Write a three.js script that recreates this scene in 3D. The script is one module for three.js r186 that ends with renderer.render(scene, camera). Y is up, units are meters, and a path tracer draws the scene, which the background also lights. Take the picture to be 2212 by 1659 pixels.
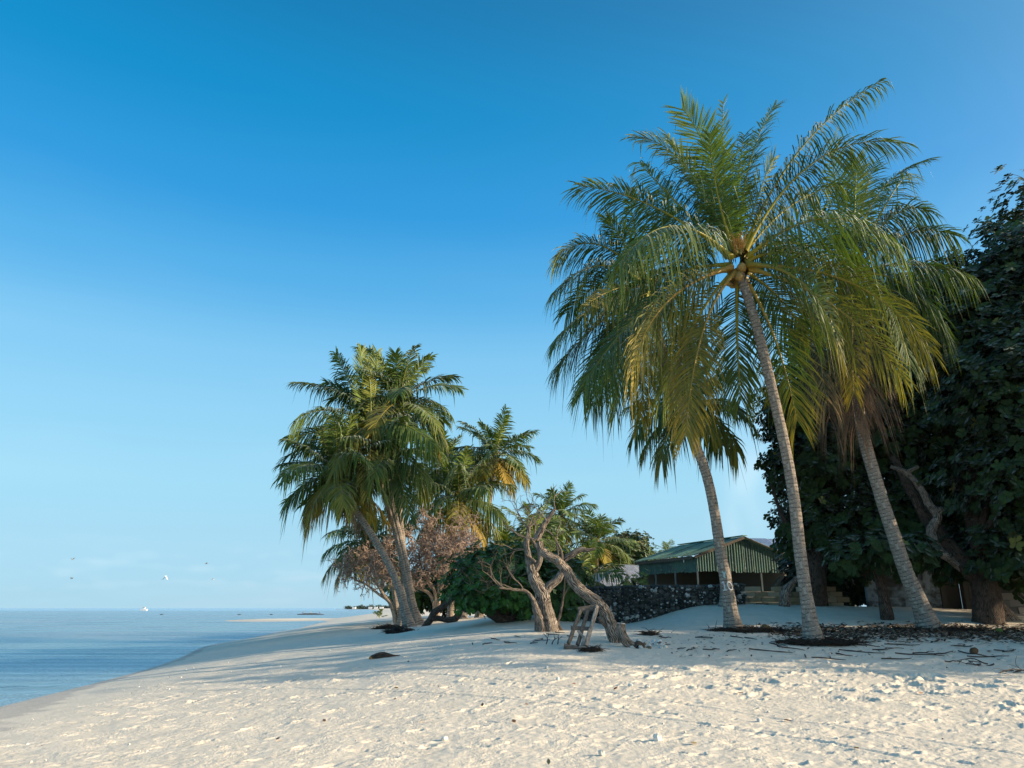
import * as THREE from 'three';
import { mergeGeometries } from 'three/addons/utils/BufferGeometryUtils.js';
import { createNoise2D, createNoise3D } from 'simplex-noise';

// ---------------------------------------------------------------- camera, sky, sun, exposure
const V = (x, y, z) => new THREE.Vector3(x, y, z);
const scene = new THREE.Scene();
const EYE = 1.6, PITCH = 16.55 * Math.PI / 180, FOC = 1627;
const camera = new THREE.PerspectiveCamera(2 * Math.atan(829.5 / FOC) * 180 / Math.PI, 4 / 3, 0.1, 9000);
camera.position.set(0, EYE, 0);
camera.rotation.set(PITCH, 0, 0);
const renderer = new THREE.WebGLRenderer({ antialias: true });
renderer.setSize(1024, 768);
renderer.toneMapping = THREE.LinearToneMapping;
const EXPOSURE = 1.6;
renderer.toneMappingExposure = EXPOSURE;
renderer.shadowMap.enabled = true;

const SUN_EL = 18 * Math.PI / 180, SUN_AZ = 8 * Math.PI / 180;   // low morning sun from the right, a little behind the camera
const SUN = V(Math.cos(SUN_EL) * Math.cos(SUN_AZ), Math.sin(SUN_EL), Math.cos(SUN_EL) * Math.sin(SUN_AZ));
const sun = new THREE.DirectionalLight(new THREE.Color().setRGB(1, 0.83, 0.6), 4.2);
sun.name = 'sun';
sun.position.copy(SUN).multiplyScalar(120);
sun.castShadow = true;
sun.shadow.mapSize.set(4096, 4096);
Object.assign(sun.shadow.camera, { left: -60, right: 60, top: 50, bottom: -50, near: 1, far: 260 });
sun.shadow.radius = 1;
scene.add(sun, sun.target);

function rng(seed) {
  let s = seed | 0;
  return () => { s = (s + 0x6d2b79f5) | 0; let t = Math.imul(s ^ (s >>> 15), 1 | s); t = (t + Math.imul(t ^ (t >>> 7), 61 | t)) ^ t; return ((t ^ (t >>> 14)) >>> 0) / 4294967296; };
}
const n2 = createNoise2D(rng(5)), n3 = createNoise3D(rng(6));
// clear sky: colour by height above the horizon, plus a pale glow round the low sun, strengthened to lift the shade
const lin = (c) => (c <= 0.04045 ? c / 12.92 : ((c + 0.055) / 1.055) ** 2.4);
const SKY_STOPS = [[0, 172, 213, 232], [3, 171, 218, 240], [8.5, 163, 219, 245], [13, 150, 212, 245], [17.8, 131, 201, 243], [23, 90, 178, 234], [29, 50, 156, 223], [36, 20, 143, 205], [43.6, 18, 124, 182], [60, 22, 122, 180], [90, 26, 122, 180]]
  .map(([e, r, g, b]) => [e, lin(r / 255), lin(g / 255), lin(b / 255)]);
{
  const W = 2048, H = 1024, data = new Float32Array(W * H * 4);
  for (let row = 0; row < H; row++) {
    const up = ((row + 0.5) / H - 0.5) * Math.PI, el = Math.max(0, up * 180 / Math.PI);
    let k = 0;
    while (k < SKY_STOPS.length - 2 && SKY_STOPS[k + 1][0] < el) k++;
    const a = SKY_STOPS[k], b = SKY_STOPS[k + 1], t = (el - a[0]) / (b[0] - a[0]), s = t * t * (3 - 2 * t) * 0.35 + t * 0.65;
    for (let col = 0; col < W; col++) {
      const az = ((col + 0.5) / W - 0.5) * 2 * Math.PI;
      const cosg = Math.cos(up) * Math.cos(az) * SUN.x + Math.sin(up) * SUN.y + Math.cos(up) * Math.sin(az) * SUN.z;
      const g = Math.acos(Math.max(-1, Math.min(1, cosg))), glow = Math.exp(-3.6 * g), back = 0.12 * cosg * cosg;
      const near = Math.exp(-8 * g), fillGlow = Math.exp(-((g / 0.42) ** 2)), add = [2.3 * glow + 6 * near + 2.6 * fillGlow, 1.5 * glow + 4.6 * near + 2.2 * fillGlow, 0.35 * glow + 3.2 * near + 1.6 * fillGlow];  // two warm lobes added round the unseen sun to brighten the shade
      // thin wisps of high cloud low over the land and along the horizon
      const azd = (az * 180 / Math.PI + 90), elD = up * 180 / Math.PI;
      if (elD > 0 && elD < 30) {
        const tall = Math.exp(-(((azd - 17.5 - 0.25 * (elD - 9)) / 1.6) ** 2) - (((elD - 9) / 5) ** 2)) * (0.65 + 0.5 * n2(azd * 0.5, elD * 0.18)), low = Math.exp(-(((elD - 2.4) / 1.5) ** 2)) * Math.max(0, n2(azd * 0.11 + 4, elD * 0.9) * 0.7 + n2(azd * 0.4, elD * 1.6) * 0.4), veil = Math.max(0, 0.6 * n2(azd * 0.03 + 2, elD * 0.14) + 0.3 * n2(azd * 0.09, elD * 0.4)) * Math.exp(-elD / 14);
        const w = 0.16 * Math.max(0, tall) + 0.09 * low + 0.05 * veil;
        add[0] += w * 1.15; add[1] += w * 0.75; add[2] += w * 0.5;
      }
      for (let c = 0; c < 3; c++) {
        const base = a[c + 1] + (b[c + 1] - a[c + 1]) * s;
        data[(row * W + col) * 4 + c] = (base * (1 + back) + add[c]) / EXPOSURE;
      }
      data[(row * W + col) * 4 + 3] = 1;
    }
  }
  const sky = new THREE.DataTexture(data, W, H, THREE.RGBAFormat, THREE.FloatType);
  sky.mapping = THREE.EquirectangularReflectionMapping;
  sky.magFilter = THREE.LinearFilter;
  sky.needsUpdate = true;
  scene.background = sky;
  scene.environment = sky;
}

// ---------------------------------------------------------------- helpers
const R0 = rng(11);
const lerp = THREE.MathUtils.lerp, clamp = THREE.MathUtils.clamp;
const smooth = (x, a, b) => { const t = clamp((x - a) / (b - a), 0, 1); return t * t * (3 - 2 * t); };
const fbm = (x, y, o = 4) => { let s = 0, a = 0.5, f = 1; for (let i = 0; i < o; i++) { s += a * n2(x * f + i * 17.3, y * f - i * 9.1); a *= 0.5; f *= 2.03; } return s; };
const rgb = (r, g, b) => new THREE.Color().setRGB(r, g, b);

// a spot of the place: where the line of sight with these two slopes meets the distance d in front of the standpoint
const SN = Math.sin(PITCH), CS = Math.cos(PITCH);
function at(px, py, d) {
  const X = (px - 1106) / FOC, Y = -(py - 829.5) / FOC, t = d / (CS - Y * SN);
  return V(X * t, EYE + t * (Y * CS + SN), -d);
}
const taken = new Map();
function numbered(name) {
  const n = taken.get(name) ?? 0;
  taken.set(name, n + 1);
  return n ? name + '_' + String(n).padStart(3, '0') : name;
}
function tag(o, label, category, group, kind) {
  if (label) o.userData.label = label;
  if (category) o.userData.category = category;
  if (group) o.userData.group = group;
  if (kind) o.userData.kind = kind;
  return o;
}
function mesh(name, geo, mat, parent) {
  const m = new THREE.Mesh(geo, mat);
  m.name = parent ? name : numbered(name);
  m.castShadow = m.receiveShadow = true;
  (parent ?? scene).add(m);
  return m;
}
function thing(name, label, category, pos, group) {
  const g = new THREE.Group();
  g.name = numbered(name);
  g.position.copy(pos);
  scene.add(g);
  return tag(g, label, category, group);
}

// collects triangles; build() moves them to the axes of a thing that stands at `base`
class MB {
  constructor() { this.p = []; this.n = []; this.u = []; this.c = []; this.i = []; this.colored = false; }
  v(p, n, u, v, c) {
    this.p.push(p.x, p.y, p.z); this.n.push(n.x, n.y, n.z); this.u.push(u, v);
    if (c) { this.colored = true; this.c.push(c.r, c.g, c.b); }
    return this.p.length / 3 - 1;
  }
  tri(a, b, c) { this.i.push(a, b, c); }
  quad(a, b, c, d) { this.i.push(a, b, c, a, c, d); }
  geo(base, normals = false) {
    const g = new THREE.BufferGeometry(), p = Float32Array.from(this.p);
    if (base) for (let k = 0; k < p.length; k += 3) { p[k] -= base.x; p[k + 1] -= base.y; p[k + 2] -= base.z; }
    g.setAttribute('position', new THREE.BufferAttribute(p, 3));
    g.setAttribute('normal', new THREE.BufferAttribute(Float32Array.from(this.n), 3));
    g.setAttribute('uv', new THREE.BufferAttribute(Float32Array.from(this.u), 2));
    if (this.colored) g.setAttribute('color', new THREE.BufferAttribute(Float32Array.from(this.c), 3));
    g.setIndex(this.i);
    if (normals) g.computeVertexNormals();
    return g;
  }
}

// textures
function texture(size, fn, { srgb = true, repeat = [1, 1], h = size } = {}) {
  const d = new Uint8Array(size * h * 4);
  for (let y = 0; y < h; y++) for (let x = 0; x < size; x++) {
    const c = fn(x / size, y / h);
    for (let k = 0; k < 3; k++) d[(y * size + x) * 4 + k] = clamp((Array.isArray(c) ? c[k] : c) * 255, 0, 255);
    d[(y * size + x) * 4 + 3] = 255;
  }
  const t = new THREE.DataTexture(d, size, h);
  t.wrapS = t.wrapT = THREE.RepeatWrapping;
  t.magFilter = THREE.LinearFilter;
  t.minFilter = THREE.LinearMipmapLinearFilter;
  t.generateMipmaps = true;
  t.repeat.set(...repeat);
  if (srgb) t.colorSpace = THREE.SRGBColorSpace;
  t.needsUpdate = true;
  return t;
}
// noise that joins at the edges of its tile
function tileNoise(u, v, f, seed = 0) {
  const a = u * 2 * Math.PI, b = v * 2 * Math.PI, r = f / (2 * Math.PI);
  return 0.5 * (n3(Math.cos(a) * r + seed, Math.sin(a) * r, Math.cos(b) * r + Math.sin(b) * 1.7 * r) + n3(Math.cos(b) * r - seed, Math.sin(b) * r, Math.sin(a) * r + Math.cos(a) * 1.7 * r));
}
const tileFbm = (u, v, f, o, seed) => { let s = 0, a = 0.5; for (let k = 0; k < o; k++) { s += a * tileNoise(u, v, f, seed + k * 3.7); a *= 0.55; f *= 2; } return s; };

// ---------------------------------------------------------------- shape of the beach
const SEA = -0.1;
function table(rows) {
  return (x) => {
    if (x <= rows[0][0]) return rows[0][1];
    for (let k = 0; k < rows.length - 1; k++) if (x <= rows[k + 1][0]) {
      const p1 = rows[k], p2 = rows[k + 1], p0 = rows[Math.max(0, k - 1)], p3 = rows[Math.min(rows.length - 1, k + 2)];
      const w = p2[0] - p1[0], t = (x - p1[0]) / w, m1 = (p2[1] - p0[1]) / Math.max(1e-6, p2[0] - p0[0]) * w, m2 = (p3[1] - p1[1]) / Math.max(1e-6, p3[0] - p1[0]) * w;
      const t2 = t * t, t3 = t2 * t;
      return (2 * t3 - 3 * t2 + 1) * p1[1] + (t3 - 2 * t2 + t) * m1 + (-2 * t3 + 3 * t2) * p2[1] + (t3 - t2) * m2;
    }
    return rows[rows.length - 1][1];
  };
}
const shoreX = table([[-80, -2], [-30, -5], [0, -7.6], [8, -8.4], [14.6, -9.17], [23.9, -10.7], [37.1, -14.1], [48.8, -15.6], [82, -20.4], [137, -29.4], [262, -45], [520, -87], [1130, -210]]);
const berm = table([[-80, 0.6], [-20, 0.2], [0, 0.1], [8, 0.12], [10.5, 0.24], [13, 0.44], [15, 0.66], [17, 0.86], [19, 0.99], [22, 0.99], [28, 1.0], [45, 1.0], [90, 1.0], [200, 0.95], [1300, 0.95]]);
const ridgeX = table([[-3.6, 0], [-1.6, 0.14], [0, 0.42], [0.5, 0.46], [1.8, 0.34], [3, 0.1], [4.2, 0.2], [5.6, 0.58], [7, 0.7], [11, 0.66], [16, 0.5], [26, 0.4]]);
function groundH(x, z) {
  const d = -z, wob = 0.5 * n2(d * 0.045, 3.1) * smooth(Math.abs(d - 15), 6, 30);
  const s = x - shoreX(d) - wob;
  let h;
  if (s <= 0) h = SEA + Math.max(-2.5, 0.06 * s);
  else {
    const t = Math.min(1, s / 10), low = 1 - 0.3 * smooth(-x, -0.5, 6) * (1 - smooth(d, 17, 23));
    h = SEA + (berm(d) * low - SEA) * t * (1.55 - 0.55 * t);
  }
  h += ridgeX(x) * smooth(d, 19.5, 26) * (1 - smooth(d, 34, 60));
  // the low sand bar that reaches into the water far along the beach
  const bx = (x + 33) / 13, bd = (d - 118) / 28, bar = Math.exp(-(bx * bx + bd * bd));
  if (bar > 0.02) h = Math.max(h, SEA - 0.25 + 0.36 * bar);
  h += 0.05 * fbm(x * 0.16, z * 0.16, 3) * smooth(s, 0.5, 5) * smooth(d, 12, 20) + 0.02 * fbm(x * 0.5 + 9, z * 0.5, 2) * smooth(s, 0.5, 4);
  return h;
}
// where a line of sight meets the sand
function onSand(px, py, dmax = 60) {
  let lo = 6;
  for (let d = 6; d < dmax; d += 0.1) { const p = at(px, py, d); if (p.y < groundH(p.x, p.z)) { lo = d; break; } if (d > dmax - 0.2) console.log('no sand at', px, py); }
  let a = lo - 0.1, b = lo;
  for (let k = 0; k < 12; k++) { const m = (a + b) / 2, p = at(px, py, m); if (p.y < groundH(p.x, p.z)) b = m; else a = m; }
  const p = at(px, py, b);
  p.y = groundH(p.x, p.z);
  return p;
}
const sandAt = (x, d) => V(x, groundH(x, -d), -d);

// ---------------------------------------------------------------- sand
{
  // lines of the sheet: close together where the beach is trodden and near, wide apart far away
  const xs = [], ds = [];
  for (let x = -13; x < 13.5; x += 0.027) xs.push(x);
  for (let x = xs[0], s = 0.05; x > -700; s *= 1.09) { x -= s; xs.unshift(x); }
  for (let x = xs[xs.length - 1], s = 0.05; x < 500; s *= 1.1) { x += s; xs.push(x); }
  for (let d = 7.2; d < 1200;) { ds.push(d); d += d < 20 ? Math.max(0.0255, 0.00245 * d) : d < 40 ? 0.006 * d : 0.025 * d; }
  for (let d = 7.2, s = 0.05; d > -90; s *= 1.2) { d -= s; ds.unshift(d); }
  const nx = xs.length, nd = ds.length, P = new Float32Array(nx * nd * 3), UV = new Float32Array(nx * nd * 2);
  // marks: footprints in trails, and loose ones
  const r = rng(77), cells = new Map(), put = (x, d, a, len, wid, dep, rim) => {
    const key = (i, j) => i * 4096 + j, R = len * 2.2, m = { x, d, c: Math.cos(a), s: Math.sin(a), len, wid, dep, rim, ph: r() * 50 };
    for (let i = Math.floor(x - R); i <= Math.floor(x + R); i++) for (let j = Math.floor(d - R); j <= Math.floor(d + R); j++) { const k = key(i + 100, j + 100); if (!cells.has(k)) cells.set(k, []); cells.get(k).push(m); }
  };
  for (let k = 0; k < 46; k++) {
    let x = lerp(-8, 12, r()), d = lerp(6.5, 17.5, r()), a = (r() < 0.75 ? 0.45 : -0.5) + (r() - 0.5) * 0.9, side = 1;
    const steps = 5 + Math.floor(r() * 16), len = lerp(0.11, 0.145, r()), soft = lerp(0.012, 0.03, r());
    for (let q = 0; q < steps; q++) {
      a += (r() - 0.5) * 0.14;
      x += Math.cos(a) * 0.68 * lerp(0.85, 1.15, r()); d += Math.sin(a) * 0.68; side = -side;
      if (d < 6.4 || d > 19 || x < shoreX(d) + 1.2 || x > 14) continue;
      put(x - Math.sin(a) * 0.1 * side, d + Math.cos(a) * 0.1 * side, a + side * 0.12, len * lerp(0.9, 1.1, r()), len * 0.42, soft, soft * lerp(0.5, 1, r()));
    }
  }
  for (let k = 0; k < 5200; k++) {   // scuffs and crumbs of crust, denser to the right of the middle
    const x = lerp(-8.5, 13, r()), d = lerp(6.6, 17, r() ** 0.9), l = lerp(0.035, 0.11, r() ** 2.2);
    if (x < shoreX(d) + 2) continue;
    put(x, d, 0.42 + (r() - 0.5) * 1.1, l * 1.25, l * lerp(0.25, 0.5, r()), (r() < 0.45 ? -1 : 1) * lerp(0.005, 0.015, r()), 0.009 * r());
  }
  for (let k = 0; k < 260; k++) {    // deep churned sand
    const x = lerp(2, 13, r()), d = lerp(9.2, 14.5, r());
    if (Math.abs(d - (14.2 - 0.42 * (x - 2))) > 1.5) continue;
    put(x, d, (r() - 0.5) * 2, lerp(0.14, 0.26, r()), lerp(0.09, 0.16, r()), lerp(0.012, 0.038, r()), lerp(0.008, 0.024, r()));
  }
  // two thin tracks that cross the beach
  const tracks = [[[-2.6, 15.2], [1.3, 12.4], [4.4, 9.6], [5.6, 8.2]], [[-3.9, 14.2], [0.5, 11.6], [3.4, 9.3], [4.6, 7.6]]];
  const trackDist = (x, d) => {
    let best = 9;
    for (const t of tracks) for (let k = 0; k < t.length - 1; k++) {
      const [ax, ad] = t[k], [bx, bd] = t[k + 1], ux = bx - ax, ud = bd - ad, q = clamp(((x - ax) * ux + (d - ad) * ud) / (ux * ux + ud * ud), 0, 1);
      best = Math.min(best, Math.hypot(x - ax - ux * q, d - ad - ud * q));
    }
    return best;
  };
  for (let j = 0; j < nd; j++) for (let i = 0; i < nx; i++) {
    const x = xs[i], d = ds[j], z = -d, o = j * nx + i;
    let h = groundH(x, z);
    if (d > 6 && d < 34 && x > -13.2 && x < 14) {
      const dry = smooth(x - shoreX(d), 0.6, 3), near = 1 - smooth(d, 20, 34), left = smooth(x, -9, 1);
      h += dry * near * (0.008 * n2(x * 1.1, d * 1.1) + lerp(0.002, 0.0045, left) * n2(x * 5.1 + 4, d * 5.1) + lerp(0.0012, 0.003, left) * n2(x * 13, d * 13 + 7));
      const list = cells.get((Math.floor(x) + 100) * 4096 + Math.floor(d) + 100);
      if (list) for (const m of list) {
        const dx = x - m.x, dd = d - m.d, u = (dx * m.c + dd * m.s) / m.len, v = (-dx * m.s + dd * m.c) / m.wid;
        if (u * u + v * v > 5) continue;
        const q = Math.sqrt(u * u + v * v) + 0.16 * n2(x * 17 + m.ph, d * 17);
        h += dry * (-m.dep * (1 - smooth(q, 0.55, 1.05)) + m.rim * Math.exp(-((q - 1.2) ** 2) * 11) * (0.6 + 0.6 * n2(x * 9 + m.ph, d * 9)));
      }
      if (d < 16) { const t = trackDist(x, d); if (t < 0.12) h += dry * (-0.016 * Math.exp(-((t / 0.028) ** 2)) + 0.006 * Math.exp(-(((t - 0.06) / 0.025) ** 2))); }
    }
    P[o * 3] = x; P[o * 3 + 1] = h; P[o * 3 + 2] = z;
    UV[o * 2] = x; UV[o * 2 + 1] = z;
  }
  const I = new Uint32Array((nx - 1) * (nd - 1) * 6);
  for (let j = 0, o = 0; j < nd - 1; j++) for (let i = 0; i < nx - 1; i++) {
    const a = j * nx + i, b = a + 1, c = a + nx, e = c + 1;
    I[o++] = a; I[o++] = b; I[o++] = e; I[o++] = a; I[o++] = e; I[o++] = c;
  }
  const g = new THREE.BufferGeometry(), COL = new Float32Array(nx * nd * 3);
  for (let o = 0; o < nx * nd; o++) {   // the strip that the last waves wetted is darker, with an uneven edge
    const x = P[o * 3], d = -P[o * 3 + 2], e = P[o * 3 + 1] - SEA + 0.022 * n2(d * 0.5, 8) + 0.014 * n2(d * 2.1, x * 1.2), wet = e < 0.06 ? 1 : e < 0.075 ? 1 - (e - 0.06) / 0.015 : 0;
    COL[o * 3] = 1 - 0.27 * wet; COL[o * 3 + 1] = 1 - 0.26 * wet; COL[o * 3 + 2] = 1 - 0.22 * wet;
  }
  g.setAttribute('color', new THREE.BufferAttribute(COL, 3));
  g.setAttribute('position', new THREE.BufferAttribute(P, 3));
  g.setAttribute('uv', new THREE.BufferAttribute(UV, 2));
  g.setIndex(new THREE.BufferAttribute(I, 1));
  g.computeVertexNormals();
  const color = texture(1024, (u, v) => {
    const k = 1 + 0.07 * tileFbm(u, v, 6, 4, 1) + 0.10 * (R0() - 0.5), s = R0() < 0.004 ? 0.7 : 1;
    return [0.884 * k * s, 0.832 * k * s, 0.752 * k * s];
  }, { repeat: [1 / 2.7, 1 / 2.7] });
  const bump = texture(1024, (u, v) => 0.5 + 0.34 * tileFbm(u, v, 22, 4, 7) + 0.13 * (R0() - 0.5), { srgb: false, repeat: [1 / 1.9, 1 / 1.9] });
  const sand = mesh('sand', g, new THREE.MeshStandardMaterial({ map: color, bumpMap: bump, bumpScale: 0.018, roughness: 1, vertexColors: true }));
  tag(sand, 'pale coral sand beach with footprints and scuffs', 'sand', null, 'structure');
}

// ---------------------------------------------------------------- sea
{
  const g = new THREE.PlaneGeometry(9000, 9000);
  g.rotateX(-Math.PI / 2);
  g.translate(-2600, SEA, -2500);
  const uv = g.attributes.uv, p = g.attributes.position;
  for (let k = 0; k < uv.count; k++) uv.setXY(k, p.getX(k), p.getZ(k));
  // small ripples, longer across than along the line from the shore
  const bump = texture(1024, (u, v) => 0.5 + 0.30 * tileFbm(u, v, 9, 3, 3) + 0.16 * tileFbm(u, v, 34, 3, 12), { srgb: false, repeat: [1 / 5.5, 1 / 3.2] });
  // patches of weed and coral on the bottom
  const color = texture(512, (u, v) => {
    const w = tileFbm(u, v, 5, 4, 21), weed = smooth(w, 0.16, 0.34);
    return [lerp(0.80, 0.42, weed), lerp(0.90, 0.66, weed), lerp(0.93, 0.74, weed)];
  }, { repeat: [1 / 150, 1 / 46] });
  // lanes of wind-ruffled and smooth water
  const slick = texture(512, (u, v) => lerp(0.55, 1, smooth(tileFbm(u, v, 5, 4, 71), -0.25, 0.3)), { srgb: false, repeat: [1 / 260, 1 / 60] });
  const water = mesh('sea', g, new THREE.MeshPhysicalMaterial({ map: color, bumpMap: bump, bumpScale: 0.085, roughness: 0.42, roughnessMap: slick, ior: 1.33, transmission: 0.95, thickness: 0 }));
  tag(water, 'calm shallow blue sea reaching to the horizon', 'sea', null, 'structure');
}

// ---------------------------------------------------------------- materials for plants and wood
const leafMat = (name, extra = {}) => Object.assign(new THREE.MeshPhysicalMaterial({ color: 0xffffff, vertexColors: true, roughness: 1, transmission: 0.33, thickness: 0, clearcoat: 0.2, clearcoatRoughness: 0.36, side: THREE.DoubleSide, ...extra }), { name });
const FROND = leafMat('palm leaf');
const RIB = new THREE.MeshStandardMaterial({ vertexColors: true, roughness: 0.55, name: 'leaf rib' });
const TRUNK = (() => {
  const map = texture(512, (u, v) => {
    const ring = Math.abs(((v * 6 + 0.55 * tileFbm(u, v, 4, 3, 2)) % 1 + 1) % 1 - 0.5) * 2;        // leaf scars run round the trunk
    const crack = smooth(ring + 0.8 * tileFbm(u, v, 9, 4, 4), 0.62, 1.1), blot = smooth(tileFbm(u, v, 5, 4, 9), 0.12, 0.4), n = 1 + 0.32 * tileFbm(u, v, 18, 4, 6);
    const k = n * lerp(1, 0.62, crack);
    return [lerp(0.59, 0.72, blot) * k, lerp(0.535, 0.67, blot) * k, lerp(0.48, 0.61, blot) * k];
  }, { repeat: [1, 1 / 0.55] });
  const bump = texture(512, (u, v) => 0.5 + 0.4 * tileFbm(u, v, 20, 4, 6), { srgb: false, repeat: [2, 1 / 0.5] });
  return new THREE.MeshStandardMaterial({ map, bumpMap: bump, bumpScale: 0.02, roughness: 0.95, name: 'palm trunk' });
})();
const woodTexture = (c0, c1, dark) => texture(512, (u, v) => {
  const s = tileFbm(u, v, 7, 4, 31), st = tileNoise(u * 1, v, 4, 40) * 0.5 + 0.6 * Math.sin((u * 22 + 2.2 * tileFbm(u, v, 3, 3, 33)) * 2 * Math.PI), k = smooth(st + s, -0.7, 0.9), gap = smooth(st + 0.8 * s, -0.45, -0.95);
  return [0, 1, 2].map((q) => lerp(c0[q], c1[q], k) * lerp(1, dark, gap) * (1 + 0.3 * tileFbm(u, v, 30, 3, 35)));
}, { repeat: [1, 1 / 1.1] });
const woodBump = texture(512, (u, v) => 0.5 + 0.25 * Math.sin((u * 22 + 2.2 * tileFbm(u, v, 3, 3, 33)) * 2 * Math.PI) + 0.3 * tileFbm(u, v, 16, 4, 37), { srgb: false, repeat: [1, 1 / 1.1] });
const BARK = new THREE.MeshStandardMaterial({ map: woodTexture([0.42, 0.355, 0.30], [0.72, 0.66, 0.60], 0.28), bumpMap: woodBump, bumpScale: 0.03, roughness: 0.95, name: 'weathered bark' });
const DARKBARK = new THREE.MeshStandardMaterial({ map: woodTexture([0.28, 0.22, 0.18], [0.42, 0.36, 0.31], 0.4), bumpMap: woodBump, bumpScale: 0.03, roughness: 1, name: 'dark bark' });
const PALEBARK = new THREE.MeshStandardMaterial({ map: woodTexture([0.62, 0.53, 0.45], [0.80, 0.72, 0.63], 0.5), bumpMap: woodBump, bumpScale: 0.02, roughness: 0.95, name: 'pale dead wood' });

// ---------------------------------------------------------------- limbs
// a tapering round limb along points, with a knotty, ridged skin; uv: turns round, metres along
function limb(mb, pts, radii, { seg = 10, step = 0.1, rough = 0.12, seed = 0, closed = true, ridge = 0 } = {}) {
  const curve = new THREE.CatmullRomCurve3(pts, false, 'centripetal'), len = curve.getLength(), n = Math.max(2, Math.ceil(len / step));
  const rad = (t) => { const q = t * (radii.length - 1), k = Math.min(radii.length - 2, Math.floor(q)); return lerp(radii[k], radii[k + 1], q - k); };
  let N = null, first = 0;
  for (let i = 0; i <= n; i++) {
    const t = i / n, c = curve.getPointAt(t), T = curve.getTangentAt(t);
    if (!N) { N = V(0.31, 0.2, 1).cross(T); if (N.lengthSq() < 1e-4) N = V(1, 0, 0).cross(T); N.normalize(); } else N.sub(T.clone().multiplyScalar(N.dot(T))).normalize();
    const B = T.clone().cross(N), r = rad(t);
    for (let k = 0; k <= seg; k++) {
      const a = k / seg * 2 * Math.PI, o = N.clone().multiplyScalar(Math.cos(a)).addScaledVector(B, Math.sin(a));
      const q = r * (1 + rough * n3(Math.cos(a) * 1.2 + seed, Math.sin(a) * 1.2, t * len * 2.2 + seed) + ridge * Math.sin(a * 5 + t * len * 1.3 + seed) + 0.5 * rough * n3(Math.cos(a) * 3 + seed, Math.sin(a) * 3, t * len * 6));
      const id = mb.v(c.clone().addScaledVector(o, q), o, k / seg * Math.max(1, Math.round(r * 8)), t * len);
      if (i === 0 && k === 0) first = id;
    }
  }
  for (let i = 0; i < n; i++) for (let k = 0; k < seg; k++) { const a = first + i * (seg + 1) + k, b = a + seg + 1; mb.quad(a, a + 1, b + 1, b); }
  if (closed) {
    const T = curve.getTangentAt(1), c = curve.getPointAt(1), last = first + n * (seg + 1), m = mb.v(c.clone().addScaledVector(T, rad(1) * 0.25), T, 0.5, len);
    for (let k = 0; k < seg; k++) mb.tri(last + k, last + k + 1, m);
  }
  return curve;
}
// thin crooked twigs that fork again and again
function twigs(mb, p, dir, len, r, levels, R, { fork = 3, spread = 0.75, gravity = 0, seg = 5, keep = 0.72, thin = 0.62, curl = 0.75 } = {}) {
  const pts = [p.clone()], d = dir.clone();
  for (let k = 0; k < 3; k++) { d.add(V(R() - 0.5, R() - 0.5 + gravity, R() - 0.5).multiplyScalar(curl)).normalize(); pts.push(pts[k].clone().addScaledVector(d, len / 3)); }
  limb(mb, pts, [r, r * 0.82, r * 0.62], { seg, step: len / 3.01, rough: 0.1, closed: false, seed: R() * 9 });
  if (levels <= 0) return;
  for (let k = 0; k < fork; k++) {
    const q = pts[k === 0 ? 3 : 1 + Math.floor(R() * 3)], nd = d.clone().add(V(R() - 0.5, (R() - 0.5) * 0.9, R() - 0.5).multiplyScalar(2 * spread)).normalize();
    twigs(mb, q, nd, len * lerp(keep - 0.12, keep + 0.12, R()), r * thin, levels - 1, R, { fork, spread, gravity, seg: Math.max(3, seg - 1), keep, thin, curl });
  }
}

// ---------------------------------------------------------------- palms
const GREEN = rgb(0.043, 0.094, 0.006), LIME = rgb(0.16, 0.22, 0.013), YELLOW = rgb(0.46, 0.30, 0.02), TAN = rgb(0.34, 0.22, 0.11), BROWN = rgb(0.13, 0.082, 0.048), PALE = rgb(0.30, 0.33, 0.10);
const mix = (a, b, t) => a.clone().lerp(b, t);
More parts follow.
